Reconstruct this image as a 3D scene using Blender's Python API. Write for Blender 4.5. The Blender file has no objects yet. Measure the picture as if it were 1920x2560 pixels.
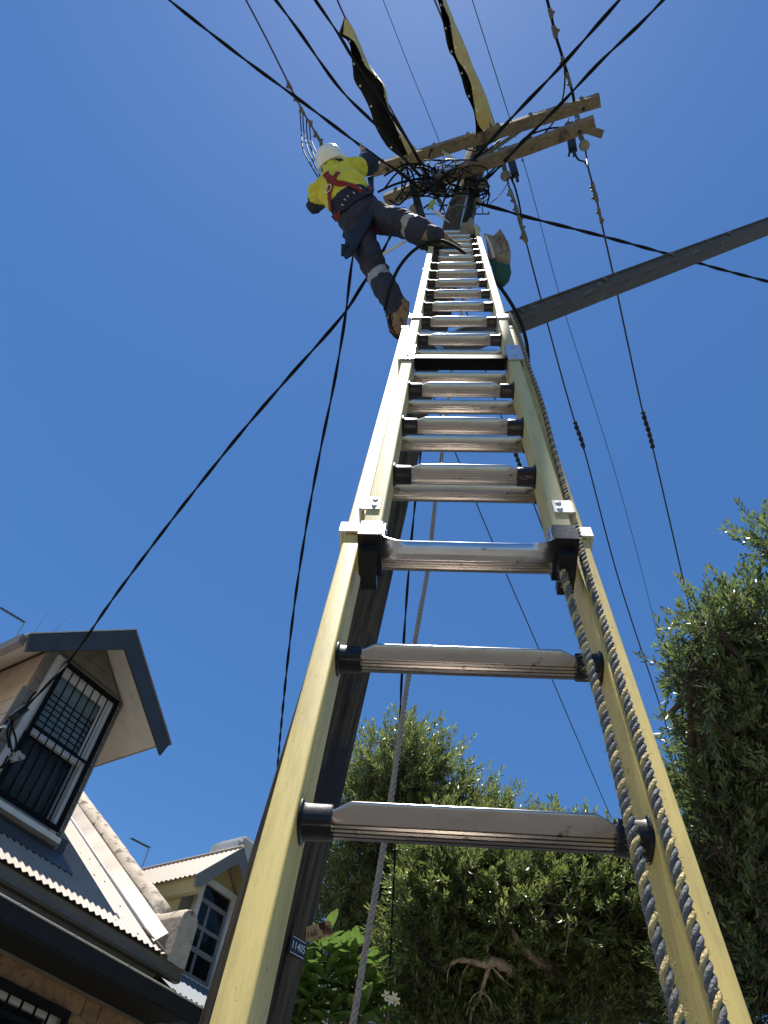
import bpy, math, random
import numpy as np
from mathutils import Matrix, Vector
from mathutils.bvhtree import BVHTree
from mathutils import noise as mnoise

rnd = random.Random(7)
SC = bpy.context.scene
COL = SC.collection

# ------------------------------------------------------------------ camera, sky, sun, exposure
FPX, CX, CY = 1923.0, 960.0, 1280.0            # focal length and centre in photo pixels
EYE = np.array([0.0, 0.0, 1.3])
UP = np.array([1275 - CX, CY + 325, FPX]); UP /= np.linalg.norm(UP)   # world up seen from the camera
FW = np.array([0, 0, 1.0]) - UP * UP[2]; FW /= np.linalg.norm(FW)
RT = np.cross(FW, UP)
if RT[0] < 0: RT = -RT
C2W = np.array([RT, FW, UP])
cam = bpy.data.cameras.new('camera'); cam_o = bpy.data.objects.new('camera', cam); COL.objects.link(cam_o)
cam.sensor_fit = 'VERTICAL'; cam.sensor_height = 24; cam.lens = 24 * FPX / 2560
cam.clip_start = 0.05; cam.clip_end = 3000
mw = Matrix.Identity(4)
for i, ax in enumerate((C2W @ [1, 0, 0], C2W @ [0, 1, 0], -(C2W @ [0, 0, 1]))):
    for j in range(3): mw[j][i] = ax[j]
for j in range(3): mw[j][3] = EYE[j]
cam_o.matrix_world = mw
SC.camera = cam_o

SUN_EL, SUN_AZ = math.radians(85.0), math.radians(-70.0)   # azimuth clockwise from +Y
sdir = np.array([math.cos(SUN_EL) * math.sin(SUN_AZ), math.cos(SUN_EL) * math.cos(SUN_AZ), math.sin(SUN_EL)])
w = bpy.data.worlds.new('World'); SC.world = w; w.use_nodes = True
nt = w.node_tree
sky = nt.nodes.new('ShaderNodeTexSky'); sky.sky_type = 'NISHITA'; sky.sun_disc = False
sky.sun_elevation = SUN_EL; sky.sun_rotation = SUN_AZ
sky.altitude = 0; sky.air_density = 1.0; sky.dust_density = 0.14; sky.ozone_density = 8.0
hsv = nt.nodes.new('ShaderNodeHueSaturation'); hsv.inputs['Saturation'].default_value = 1.14
nt.links.new(sky.outputs[0], hsv.inputs['Color']); nt.links.new(hsv.outputs[0], nt.nodes['Background'].inputs[0])
nt.nodes['Background'].inputs[1].default_value = 0.089
sun = bpy.data.lights.new('sun', 'SUN'); sun_o = bpy.data.objects.new('sun', sun); COL.objects.link(sun_o)
sun.energy = 5.0; sun.angle = math.radians(0.53); sun.color = (1.0, 0.955, 0.88)
sun_o.rotation_euler = Vector(-sdir).to_track_quat('-Z', 'Y').to_euler()
SC.view_settings.view_transform = 'Standard'; SC.view_settings.look = 'None'
SC.view_settings.exposure = 0.65; SC.view_settings.gamma = 1.0; SC.view_settings.use_curve_mapping = False
SC.cycles.use_denoising = True
SC.cycles.max_bounces = 8

# ------------------------------------------------------------------ measuring helpers (surveying the place from the viewpoint)
def ray(x, y): return C2W @ np.array([(x - CX) / FPX, (CY - y) / FPX, 1.0])
def at(x, y, d): return EYE + ray(x, y) * d                      # point at distance d along the viewing axis
def hz(x, y, z):                                                 # point at height z
    d = ray(x, y); return EYE + d * (z - EYE[2]) / d[2]
def unit(v): v = np.asarray(v, float); return v / np.linalg.norm(v)
def frame(o, x, y, z):
    m = np.eye(4); m[:3, 0], m[:3, 1], m[:3, 2], m[:3, 3] = x, y, z, o; return m

# ------------------------------------------------------------------ mesh builder
ROOTM = {}
class MB:
    def __init__(self, fr=None):
        self.v = []; self.f = []; self.m = []; self.fr = fr; self.mi = 0
    def add(self, verts, faces, mi=None):
        b = len(self.v)
        for p in verts:
            p = np.asarray(p, float)
            if self.fr is not None: p = self.fr[:3, :3] @ p + self.fr[:3, 3]
            self.v.append(p)
        for k in faces:
            self.f.append([b + i for i in k]); self.m.append(self.mi if mi is None else mi)
        return self
    def box(self, a, b):
        (x0, y0, z0), (x1, y1, z1) = a, b
        x0, x1 = min(x0, x1), max(x0, x1); y0, y1 = min(y0, y1), max(y0, y1); z0, z1 = min(z0, z1), max(z0, z1)
        return self.add([(x0,y0,z0),(x1,y0,z0),(x1,y1,z0),(x0,y1,z0),(x0,y0,z1),(x1,y0,z1),(x1,y1,z1),(x0,y1,z1)],
                        [(0,3,2,1),(4,5,6,7),(0,1,5,4),(1,2,6,5),(2,3,7,6),(3,0,4,7)])
    def obox(self, c, ax, ay, az):                               # half-axis vectors
        c, ax, ay, az = (np.asarray(q, float) for q in (c, ax, ay, az))
        vs = [c + sx*ax + sy*ay + sz*az for sz in (-1,1) for sx, sy in ((-1,-1),(1,-1),(1,1),(-1,1))]
        return self.add(vs, [(0,3,2,1),(4,5,6,7),(0,1,5,4),(1,2,6,5),(2,3,7,6),(3,0,4,7)])
    def bar(self, a, b, w, h, up=(0, 0, 1)):                     # square bar from a to b
        a, b = np.asarray(a, float), np.asarray(b, float); d = unit(b - a)
        s = np.cross(d, up)
        if np.linalg.norm(s) < 1e-4: s = np.cross(d, (1, 0, 0))
        s = unit(s); u = np.cross(s, d)
        return self.obox((a + b) / 2, (b - a) / 2, s * w / 2, u * h / 2)
    def loft(self, secs, closed=True, caps=True):                # list of rings of 3-D points
        n = len(secs[0]); vs = [p for s in secs for p in s]; fs = []
        for i in range(len(secs) - 1):
            for j in range(n if closed else n - 1):
                k = (j + 1) % n
                fs.append((i*n+j, i*n+k, (i+1)*n+k, (i+1)*n+j))
        if caps and closed:
            fs.append(tuple(range(n-1, -1, -1))); fs.append(tuple((len(secs)-1)*n + j for j in range(n)))
        return self.add(vs, fs)
    def tube(self, pts, r, seg=8, caps=True, ref=None, flat=1.0):
        pts = [np.asarray(p, float) for p in pts]; n = len(pts)
        rs = r if hasattr(r, '__len__') else [r] * n
        T = [unit(pts[min(i+1, n-1)] - pts[max(i-1, 0)]) for i in range(n)]
        a = np.array(ref, float) if ref is not None else (np.array([0,0,1.0]) if abs(T[0][2]) < .9 else np.array([1.0,0,0]))
        u = unit(np.cross(T[0], a)); secs = []
        for i in range(n):
            u = u - T[i] * (u @ T[i]); u = unit(u); v = np.cross(T[i], u)
            secs.append([pts[i] + rs[i] * (u * math.cos(t) + v * math.sin(t) * flat) for t in (2*math.pi*k/seg for k in range(seg))])
        return self.loft(secs, True, caps)
    def lathe(self, base, axis, prof, seg=14, caps=True):        # prof: (radius, height)
        axis = unit(axis); a = np.array([1.0,0,0]) if abs(axis[0]) < .8 else np.array([0,1.0,0])
        u = unit(np.cross(axis, a)); v = np.cross(axis, u); base = np.asarray(base, float)
        return self.loft([[base + axis*h + r*(u*math.cos(t)+v*math.sin(t)) for t in (2*math.pi*k/seg for k in range(seg))] for r, h in prof], True, caps)
    def ball(self, c, r, seg=8, rings=5):
        r = np.asarray(r if hasattr(r, '__len__') else (r, r, r), float); c = np.asarray(c, float)
        secs = []
        for i in range(rings + 1):
            t = -math.pi/2 + math.pi * i / rings; t = max(-1.5, min(1.5, t))
            secs.append([c + r * np.array([math.cos(t)*math.cos(p), math.cos(t)*math.sin(p), math.sin(t)]) for p in (2*math.pi*k/seg for k in range(seg))])
        return self.loft(secs)
    def build(self, name, mats, parent=None, smooth=False, root=None, auto=None):
        me = bpy.data.meshes.new(name)
        V = np.array(self.v) if self.v else np.zeros((0, 3))
        inv = None
        if parent is not None:
            M = ROOTM[parent.name]; V = (V - M[:3, 3]) @ M[:3, :3]
        me.from_pydata(V.tolist(), [], self.f)
        mats = mats if isinstance(mats, (list, tuple)) else [mats]
        for m in mats: me.materials.append(m)
        if len(mats) > 1: me.polygons.foreach_set('material_index', self.m)
        if smooth:
            me.polygons.foreach_set('use_smooth', [True] * len(me.polygons))
            if auto is not None: me.set_sharp_from_angle(angle=math.radians(auto))
        me.update()
        o = bpy.data.objects.new(name, me); COL.objects.link(o)
        if parent is not None:
            o.parent = parent; ROOTM[o.name] = ROOTM[parent.name]
        else:
            ROOTM[o.name] = np.eye(4)
        return o
def root(name, M, label, cat, group=None):
    o = bpy.data.objects.new(name, None); COL.objects.link(o); o.empty_display_size = .1
    o.matrix_world = Matrix(M.tolist()); ROOTM[o.name] = M
    return tag(o, label, cat, group)
def root_at(name, p, label, cat, group=None):
    M = np.eye(4); M[:3, 3] = p; return root(name, M, label, cat, group)
def tag(o, label, cat, group=None, kind=None):
    o['label'] = label; o['category'] = cat
    if group: o['group'] = group
    if kind: o['kind'] = kind
    return o
def setting(o): o['kind'] = 'structure'; return o
def inst(src, parent, loc=(0,0,0), rot=None, scale=None):        # copy sharing mesh data, placed in the parent's own axes
    o = src.copy(); COL.objects.link(o); o.parent = parent; o.location = loc
    if rot is not None: o.rotation_euler = rot
    if scale is not None: o.scale = scale
    ROOTM[o.name] = ROOTM[parent.name]
    return o
def spline(pts, n=8):                                            # Catmull-Rom through points
    P = [np.asarray(p, float) for p in pts]
    P = [2*P[0]-P[1]] + P + [2*P[-1]-P[-2]]; out = []
    for i in range(1, len(P)-2):
        for k in range(n):
            t = k/n; a, b, c, d = P[i-1:i+3]
            out.append(.5*((2*b)+(c-a)*t+(2*a-5*b+4*c-d)*t*t+(3*b-a-3*c+d)*t**3))
    out.append(P[-2]); return out
def resample(pts, step):
    P = np.array(pts); L = np.r_[0, np.cumsum(np.linalg.norm(np.diff(P, axis=0), axis=1))]
    n = max(2, int(L[-1] / step)); t = np.linspace(0, L[-1], n)
    return np.stack([np.interp(t, L, P[:, k]) for k in range(3)], 1)

# ------------------------------------------------------------------ materials
def pmat(name, col, rough=.5, metal=0., var=.15, scale=6., stretch=(1,1,1), bump=0., bscale=40., spec=.3, spots=None, spot_scale=30., spot_lo=.62, spot_w=.05, col2=None, trans=0., attr=None, coat=0., bstretch=None, grime=None):
    m = bpy.data.materials.new(name); m.use_nodes = True; N = m.node_tree.nodes; L = m.node_tree.links
    b = N['Principled BSDF']
    tc = N.new('ShaderNodeTexCoord'); mp = N.new('ShaderNodeMapping'); mp.inputs['Scale'].default_value = stretch
    L.new(tc.outputs['Object'], mp.inputs[0])
    no = N.new('ShaderNodeTexNoise'); no.inputs['Scale'].default_value = scale; no.inputs['Detail'].default_value = 6; no.inputs['Roughness'].default_value = .62
    L.new(mp.outputs[0], no.inputs['Vector'])
    cr = N.new('ShaderNodeValToRGB'); cr.color_ramp.elements[0].position = .3; cr.color_ramp.elements[1].position = .72
    c = np.array(col); c2 = np.array(col2) if col2 is not None else np.clip(c * (1 + var), 0, 1); c1 = c * (1 - var)
    cr.color_ramp.elements[0].color = (*c1, 1); cr.color_ramp.elements[1].color = (*c2, 1)
    L.new(no.outputs[0], cr.inputs[0]); out = cr.outputs[0]
    if attr:
        an = N.new('ShaderNodeAttribute'); an.attribute_name = attr
        mx = N.new('ShaderNodeMix'); mx.data_type = 'RGBA'; mx.blend_type = 'MULTIPLY'; mx.inputs[0].default_value = 1
        L.new(out, mx.inputs[6]); L.new(an.outputs['Color'], mx.inputs[7]); out = mx.outputs[2]
    if spots is not None:
        n2 = N.new('ShaderNodeTexNoise'); n2.inputs['Scale'].default_value = spot_scale; n2.inputs['Detail'].default_value = 4
        L.new(tc.outputs['Object'], n2.inputs['Vector'])
        r2 = N.new('ShaderNodeMapRange'); r2.inputs[1].default_value = spot_lo; r2.inputs[2].default_value = spot_lo + spot_w; r2.inputs[4].default_value = .9
        L.new(n2.outputs[0], r2.inputs[0])
        mx = N.new('ShaderNodeMix'); mx.data_type = 'RGBA'; L.new(r2.outputs[0], mx.inputs[0]); L.new(out, mx.inputs[6]); mx.inputs[7].default_value = (*spots, 1); out = mx.outputs[2]
    if grime is not None:                                        # broad irregular dirt: colour, scale, stretch, threshold, width, amount
        gc, gs, gst, glo, gw, ga = grime; mg = N.new('ShaderNodeMapping'); mg.inputs['Scale'].default_value = gst; L.new(tc.outputs['Object'], mg.inputs[0])
        n4 = N.new('ShaderNodeTexNoise'); n4.inputs['Scale'].default_value = gs; n4.inputs['Detail'].default_value = 8; n4.inputs['Roughness'].default_value = .7; L.new(mg.outputs[0], n4.inputs['Vector'])
        r4 = N.new('ShaderNodeMapRange'); r4.inputs[1].default_value = glo; r4.inputs[2].default_value = glo + gw; r4.inputs[4].default_value = ga; L.new(n4.outputs[0], r4.inputs[0])
        mx = N.new('ShaderNodeMix'); mx.data_type = 'RGBA'; L.new(r4.outputs[0], mx.inputs[0]); L.new(out, mx.inputs[6]); mx.inputs[7].default_value = (*gc, 1); out = mx.outputs[2]
    L.new(out, b.inputs['Base Color'])
    rr = N.new('ShaderNodeMapRange'); rr.inputs[3].default_value = max(.02, rough*.8); rr.inputs[4].default_value = min(1, rough*1.2)
    L.new(no.outputs[0], rr.inputs[0]); L.new(rr.outputs[0], b.inputs['Roughness'])
    b.inputs['Metallic'].default_value = metal; b.inputs['Specular IOR Level'].default_value = spec
    if coat: b.inputs['Coat Weight'].default_value = coat
    if bump:
        n3 = N.new('ShaderNodeTexNoise'); n3.inputs['Scale'].default_value = bscale; n3.inputs['Detail'].default_value = 5
        m3 = N.new('ShaderNodeMapping'); m3.inputs['Scale'].default_value = bstretch or stretch
        L.new(tc.outputs['Object'], m3.inputs[0]); L.new(m3.outputs[0], n3.inputs['Vector'])
        bp = N.new('ShaderNodeBump'); bp.inputs['Strength'].default_value = bump; bp.inputs['Distance'].default_value = .01
        L.new(n3.outputs[0], bp.inputs['Height']); L.new(bp.outputs[0], b.inputs['Normal'])
    if trans:
        tr = N.new('ShaderNodeBsdfTranslucent'); L.new(out, tr.inputs[0]); ms = N.new('ShaderNodeMixShader'); ms.inputs[0].default_value = trans
        L.new(b.outputs[0], ms.inputs[1]); L.new(tr.outputs[0], ms.inputs[2]); L.new(ms.outputs[0], N['Material Output'].inputs[0])
    return m
M = {}
M['fibreglass'] = pmat('fibreglass', (.76,.58,.19), .5, var=.09, scale=30, stretch=(14,14,.5), bump=.08, bscale=90, bstretch=(14,14,.6), grime=((.34,.25,.10), 5., (6,6,1.), .46, .30, .75), spots=(.16,.11,.05), spot_scale=120, spot_lo=.69, spot_w=.02)
M['fibreglass_fly'] = pmat('fibreglass_fly', (.60,.51,.25), .62, spec=.12, var=.09, scale=30, stretch=(14,14,.5), bump=.08, bscale=90, grime=((.36,.30,.15), 5., (6,6,1.), .48, .30, .7), spots=(.25,.21,.1), spot_scale=110, spot_lo=.72, spot_w=.03)
M['aluminium'] = pmat('aluminium', (.48,.435,.395), .25, 1., var=.05, scale=6, stretch=(.6,8,8), bump=0, grime=((.20,.17,.145), 9., (1,3,3), .55, .2, .5), spots=(.16,.13,.11), spot_scale=60, spot_lo=.67, spot_w=.05)
M['steel'] = pmat('steel', (.55,.57,.6), .32, 1., var=.12, scale=18, bump=.05, spots=(.2,.18,.16), spot_scale=40, spot_lo=.7)
M['bracket'] = pmat('bracket', (.72,.69,.62), .45, .6, var=.08, scale=20)
M['black_plastic'] = pmat('black_plastic', (.014,.014,.016), .34, var=.3, scale=20, bump=.06, bscale=90, spots=(.06,.055,.05), spot_scale=50, spot_lo=.68)
M['rope_dark'] = pmat('rope_dark', (.15,.145,.142), .6, spec=.15, var=.35, scale=120, bump=.35, bscale=260, spots=(.3,.29,.28), spot_scale=240, spot_lo=.68)
M['rope_yellow'] = pmat('rope_yellow', (.62,.47,.20), .7, var=.25, scale=120, bump=.8, bscale=260)
M['rope_grey'] = pmat('rope_grey', (.40,.33,.27), .8, spec=.1, var=.25, scale=90, bump=.7, bscale=200)
M['pole_wood'] = pmat('pole_wood', (.05,.038,.028), .9, spec=.08, var=.6, scale=5, stretch=(9,9,.5), col2=(.15,.115,.075), bump=1., bscale=16, bstretch=(9,9,.35), spots=(.035,.034,.040), spot_scale=3.2, spot_lo=.52, spot_w=.12)
M['arm_wood'] = pmat('arm_wood', (.25,.205,.155), .85, var=.45, scale=7, stretch=(3,9,9), bump=1., bscale=30, spots=(.10,.08,.065), spot_scale=9, spot_lo=.56, spot_w=.12)
M['beam'] = pmat('beam', (.078,.068,.060), .7, var=.2, scale=8, bump=.1, bscale=30, spots=(.13,.125,.12), spot_scale=12, spot_lo=.62)
M['cable'] = pmat('cable', (.010,.010,.010), .7, spec=.15, var=.3, scale=30)
M['wire'] = pmat('wire', (.05,.05,.055), .5, .3, var=.3, scale=30)
M['fitting'] = pmat('fitting', (.16,.15,.14), .45, .5, var=.4, scale=40, bump=.3, bscale=80)
M['dark_fitting'] = pmat('dark_fitting', (.03,.03,.032), .5, var=.4, scale=30, bump=.2)
M['galv'] = pmat('galv', (.62,.62,.6), .35, .85, var=.2, scale=30)
M['porcelain'] = pmat('porcelain', (.30,.30,.26), .2, var=.2, scale=12, coat=.4)
M['cover_yellow'] = pmat('cover_yellow', (.55,.43,.16), .55, var=.18, scale=9, bump=.25, bscale=14, spots=(.2,.15,.06), spot_scale=26, spot_lo=.68)
M['cover_black'] = pmat('cover_black', (.016,.016,.018), .55, var=.3, scale=12, bump=.2, bscale=16)
M['stud'] = pmat('stud', (.8,.78,.7), .4)
M['hivis'] = pmat('hivis', (.62,.56,.06), .75, var=.14, scale=14, bump=.5, bscale=26)
M['navy'] = pmat('navy', (.022,.024,.042), .85, var=.35, scale=14, bump=.6, bscale=26)
M['trouser'] = pmat('trouser', (.034,.032,.046), .85, var=.3, scale=12, bump=.7, bscale=22)
M['reflective'] = pmat('reflective', (.34,.33,.30), .4, .2, var=.15, scale=20)
M['harness'] = pmat('harness', (.22,.022,.022), .7, var=.25, scale=40, bump=.3)
M['helmet'] = pmat('helmet', (.80,.79,.76), .22, var=.05, scale=8, coat=.3)
M['boot'] = pmat('boot', (.26,.17,.09), .8, var=.4, scale=22, bump=.5, spots=(.05,.04,.035), spot_scale=20, spot_lo=.55)
M['sole'] = pmat('sole', (.03,.026,.022), .8, var=.4, scale=30, bump=.4, spots=(.3,.12,.05), spot_scale=22, spot_lo=.62)
M['skin'] = pmat('skin', (.42,.25,.17), .55, var=.1, scale=20)
M['hair'] = pmat('hair', (.03,.02,.015), .7, var=.4, scale=60)
M['bag_blue'] = pmat('bag_blue', (.013,.020,.040), .8, var=.3, scale=14, bump=.5, bscale=30)
M['canvas'] = pmat('canvas', (.27,.235,.19), .9, var=.25, scale=12, bump=.5, bscale=40, spots=(.18,.13,.09), spot_scale=14, spot_lo=.58)
M['green_cloth'] = pmat('green_cloth', (.02,.075,.055), .8, var=.3, scale=12, bump=.5, bscale=26)
M['white_cloth'] = pmat('white_cloth', (.62,.62,.66), .8, var=.12, scale=20, bump=.4)
M['lime'] = pmat('lime', (.35,.38,.05), .7, var=.15)
M['painted_shade_roof'] = pmat('painted_shade_roof', (.16,.18,.21), .55, var=.1, scale=4)  # shade on the corrugated roof put into the colour as dark blue-grey
M['cream_roof'] = pmat('cream_roof', (.36,.30,.24), .5, var=.08, scale=3, stretch=(3,.6,3), spots=(.34,.29,.24), spot_scale=5, spot_lo=.66, spot_w=.1)
M['cream_board'] = pmat('cream_board', (.60,.50,.41), .65, grime=((0.300,0.250,0.205), 2.2, (2,2,.8), .48, .3, .5), var=.07, scale=4, bump=.06, bscale=30)
M['grey_board'] = pmat('grey_board', (.235,.215,.19), .7, grime=((0.085,0.080,0.072), 2.2, (2,2,.8), .48, .3, .5), var=.14, scale=5, bump=.1, bscale=30)
M['slate_trim'] = pmat('slate_trim', (.055,.060,.066), .5, grime=((0.028,0.030,0.033), 2.2, (2,2,.8), .48, .3, .5), var=.14, scale=6)
M['soffit'] = pmat('soffit', (.70,.67,.61), .7, grime=((0.350,0.335,0.305), 2.2, (2,2,.8), .48, .3, .5), var=.05, scale=4, spots=(.45,.42,.38), spot_scale=6, spot_lo=.68)
M['white_paint'] = pmat('white_paint', (.62,.62,.62), .45, grime=((0.310,0.310,0.310), 2.2, (2,2,.8), .48, .3, .5), var=.06, scale=5, spots=(.35,.34,.32), spot_scale=14, spot_lo=.68)
M['black_bar'] = pmat('black_bar', (.006,.006,.007), .6, spec=.1, var=.3)
M['blind'] = pmat('blind', (.66,.69,.70), .6, var=.06)
M['curtain'] = pmat('curtain', (.16,.155,.15), .8, var=.2, stretch=(12,12,.6), scale=3)
M['render_wall'] = pmat('render_wall', (.50,.42,.33), .85, var=.2, scale=5, bump=.7, bscale=24, spots=(.16,.13,.10), spot_scale=7, spot_lo=.56, spot_w=.1)
M['flashing'] = pmat('flashing', (.28,.235,.185), .45, .1, var=.08, scale=6, spots=(.35,.3,.25), spot_scale=9, spot_lo=.66)
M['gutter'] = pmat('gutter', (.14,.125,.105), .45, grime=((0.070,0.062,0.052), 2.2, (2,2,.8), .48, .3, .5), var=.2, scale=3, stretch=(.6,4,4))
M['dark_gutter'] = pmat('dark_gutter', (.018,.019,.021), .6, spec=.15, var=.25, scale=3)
M['stone'] = pmat('stone', (.25,.145,.08), .9, var=.3, scale=9, bump=.8, bscale=40, spots=(.14,.08,.05), spot_scale=26, spot_lo=.58)
M['mortar'] = pmat('mortar', (.36,.32,.27), .9, var=.15, bump=.3)
M['yellow_board'] = pmat('yellow_board', (.64,.53,.27), .6, var=.06, scale=4)
M['olive_trim'] = pmat('olive_trim', (.17,.16,.11), .55, var=.1)
M['grey_trim'] = pmat('grey_trim', (.22,.21,.20), .55, var=.1)
M['tan_soffit'] = pmat('tan_soffit', (.45,.34,.16), .6, var=.08)
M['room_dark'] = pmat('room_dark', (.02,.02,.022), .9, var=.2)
M['antenna'] = pmat('antenna', (.06,.09,.08), .5, .3)
M['grey_wall'] = pmat('grey_wall', (.42,.42,.44), .8, var=.08, scale=3, bump=.1)
M['bark_pale'] = pmat('bark_pale', (.40,.30,.22), .9, var=.4, scale=8, stretch=(5,5,1), bump=1., bscale=16, spots=(.10,.07,.05), spot_scale=8, spot_lo=.55, spot_w=.1)
M['bark_dark'] = pmat('bark_dark', (.12,.085,.06), .9, var=.4, scale=8, stretch=(5,5,1), bump=1., bscale=16)
M['bark_grey'] = pmat('bark_grey', (.21,.165,.12), .85, var=.25, scale=10, bump=.5)
M['leaf'] = pmat('leaf', (.158,.205,.064), .33, var=.15, scale=1.2, trans=.46, attr='tint', spec=.9)
M['leaf_deep'] = pmat('leaf_deep', (.13,.18,.065), .32, var=.15, scale=1.2, trans=.44, attr='tint', spec=.9)
M['leaf_big'] = pmat('leaf_big', (.13,.21,.045), .25, var=.3, scale=9, trans=.42, spec=.8)
M['petal'] = pmat('petal', (.8,.72,.5), .6, var=.08)
M['asphalt'] = pmat('asphalt', (.085,.083,.08), .9, var=.25, scale=30, bump=.5, bscale=160)
M['paving'] = pmat('paving', (.24,.225,.205), .85, var=.15, scale=3, bump=.3, bscale=90)
M['earth'] = pmat('earth', (.16,.16,.08), .95, var=.35, scale=.8, bump=.4)
M['plate_black'] = pmat('plate_black', (.01,.01,.012), .4)
M['plate_tan'] = pmat('plate_tan', (.36,.24,.12), .55, var=.12, scale=30, spots=(.10,.035,.02), spot_scale=26, spot_lo=.63)
M['ink'] = pmat('ink', (.03,.03,.03), .6)
M['letter'] = pmat('letter', (.7,.7,.7), .5)
M['rust'] = pmat('rust', (.05,.015,.01), .9, var=.4, scale=60)
def glass_mat(name, tint, alpha):
    m = bpy.data.materials.new(name); m.use_nodes = True; N = m.node_tree.nodes; L = m.node_tree.links
    b = N['Principled BSDF']; b.inputs['Base Color'].default_value = (*tint, 1); b.inputs['Roughness'].default_value = .04
    no = N.new('ShaderNodeTexNoise'); no.inputs['Scale'].default_value = 3
    bp = N.new('ShaderNodeBump'); bp.inputs['Strength'].default_value = .03; L.new(no.outputs[0], bp.inputs['Height']); L.new(bp.outputs[0], b.inputs['Normal'])
    tr = N.new('ShaderNodeBsdfTransparent'); tr.inputs[0].default_value = (.85,.9,.92,1)
    ms = N.new('ShaderNodeMixShader'); ms.inputs[0].default_value = alpha
    L.new(tr.outputs[0], ms.inputs[1]); L.new(b.outputs[0], ms.inputs[2]); L.new(ms.outputs[0], N['Material Output'].inputs[0])
    return m
M['glass'] = glass_mat('glass', (.02,.025,.03), .16)
M['glass_dark'] = glass_mat('glass_dark', (.015,.018,.02), .45)

# ------------------------------------------------------------------ ground (below the frame, but it carries everything and bounces light)
HA = math.radians(42.23)                                          # street direction
SX = np.array([math.sin(HA), math.cos(HA), 0]); SY = np.array([-math.cos(HA), math.sin(HA), 0])
HF = frame((0,0,0), SX, SY, (0,0,1))                              # street frame: along street, back from street, up
mb = MB(); mb.add([(-900,-900,-.14),(900,-900,-.14),(900,900,-.14),(-900,900,-.14)], [(0,1,2,3)])
setting(mb.build('ground', M['earth']))
mb = MB(HF); mb.box((-120,-9.5,-.30), (120,1.30,0.0)); setting(mb.build('road', M['asphalt']))
mb = MB(HF); mb.box((-120,1.30,-.30), (120,1.45,.124)); setting(mb.build('kerb', M['paving']))
mb = MB(HF); mb.box((-120,1.452,-.30), (120,4.4,.12)); setting(mb.build('pavement', M['paving']))

# ------------------------------------------------------------------ extension ladder
LP = np.array([0.15506, 0.76039, 1.74108]); LL = unit([-0.003815, 0.250727, 0.968050]); LR = unit([0.981787, -0.182940, 0.051251])
LR = unit(LR - LL * (LR @ LL)); LN = np.cross(LR, LL)
LO = LP - LL * 1.8                                                # foot of the ladder
LF = frame(LO, LR, -LN, LL)                                       # x across, y away from the climber, z along the ladder
def on_ladder(x, y, depth):                                       # point of a sight line in the ladder plane y = depth (ladder coordinates)
    o = LP - LN * depth; d = ray(x, y); X = EYE + d * ((LN @ (o - EYE)) / (LN @ d)) - LO
    return np.array([X @ LR, depth, X @ LL])
lad = root('extension_ladder', LF, 'tall yellow fibreglass extension ladder with aluminium rungs leaning against the timber pole', 'ladder')
def stile_profile(s, x_in, x_out, y0, y1, th=.005, rad=.0035):
    # outward-opening channel: flange, web, flange; s = side sign
    def arc(cx, cy, a0, a1, r, n=4): return [(cx + r*math.cos(math.radians(a0+(a1-a0)*k/n)), cy + r*math.sin(math.radians(a0+(a1-a0)*k/n))) for k in range(n+1)]
    p = [(x_out, y0 + th)] + arc(x_out-.002, y0+.002, 0, -90, .002, 3) + arc(x_in+rad, y0+rad, 270, 180, rad) + arc(x_in+rad, y1-rad, 180, 90, rad) + [(x_out, y1), (x_out, y1-th), (x_in+th+.002, y1-th), (x_in+th, y1-th-.002), (x_in+th, y0+th+.002), (x_in+th+.002, y0+th)]
    return [(s*a, b) for a, b in p]
def stile(s, x_in, x_out, y0, y1, z0, z1, mat):
    mb = MB(LF); pr = stile_profile(s, x_in, x_out, y0, y1)
    n = 10
    mb.loft([[(a, b, z0 + (z1-z0)*k/n) for a, b in pr] for k in range(n+1)])
    return mb.build('stile', mat, lad, smooth=True, auto=40)
for s in (-1, 1):
    o = stile(s, .189, .220, 0.0, .078, 0.02, 4.24, M['fibreglass'])
    o['label'] = 'side rail of the wider lower section'
    o = stile(s, .142, .1735, -.072, -.006, 2.30, 7.56, M['fibreglass_fly'])
    o['label'] = 'side rail of the narrower upper section'
    mb = MB(LF); mb.box((s*.183, -.006, -.012), (s*.226, .086, .05)); mb.box((s*.178, -.014, -.02), (s*.230, .094, -.004)); mb.build('rubber_foot', M['black_plastic'], lad)
    mb = MB(LF); mb.box((s*.186, -.003, 4.215), (s*.2225, .081, 4.245)); mb.build('stile_end_cap', M['fibreglass'], lad)
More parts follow.
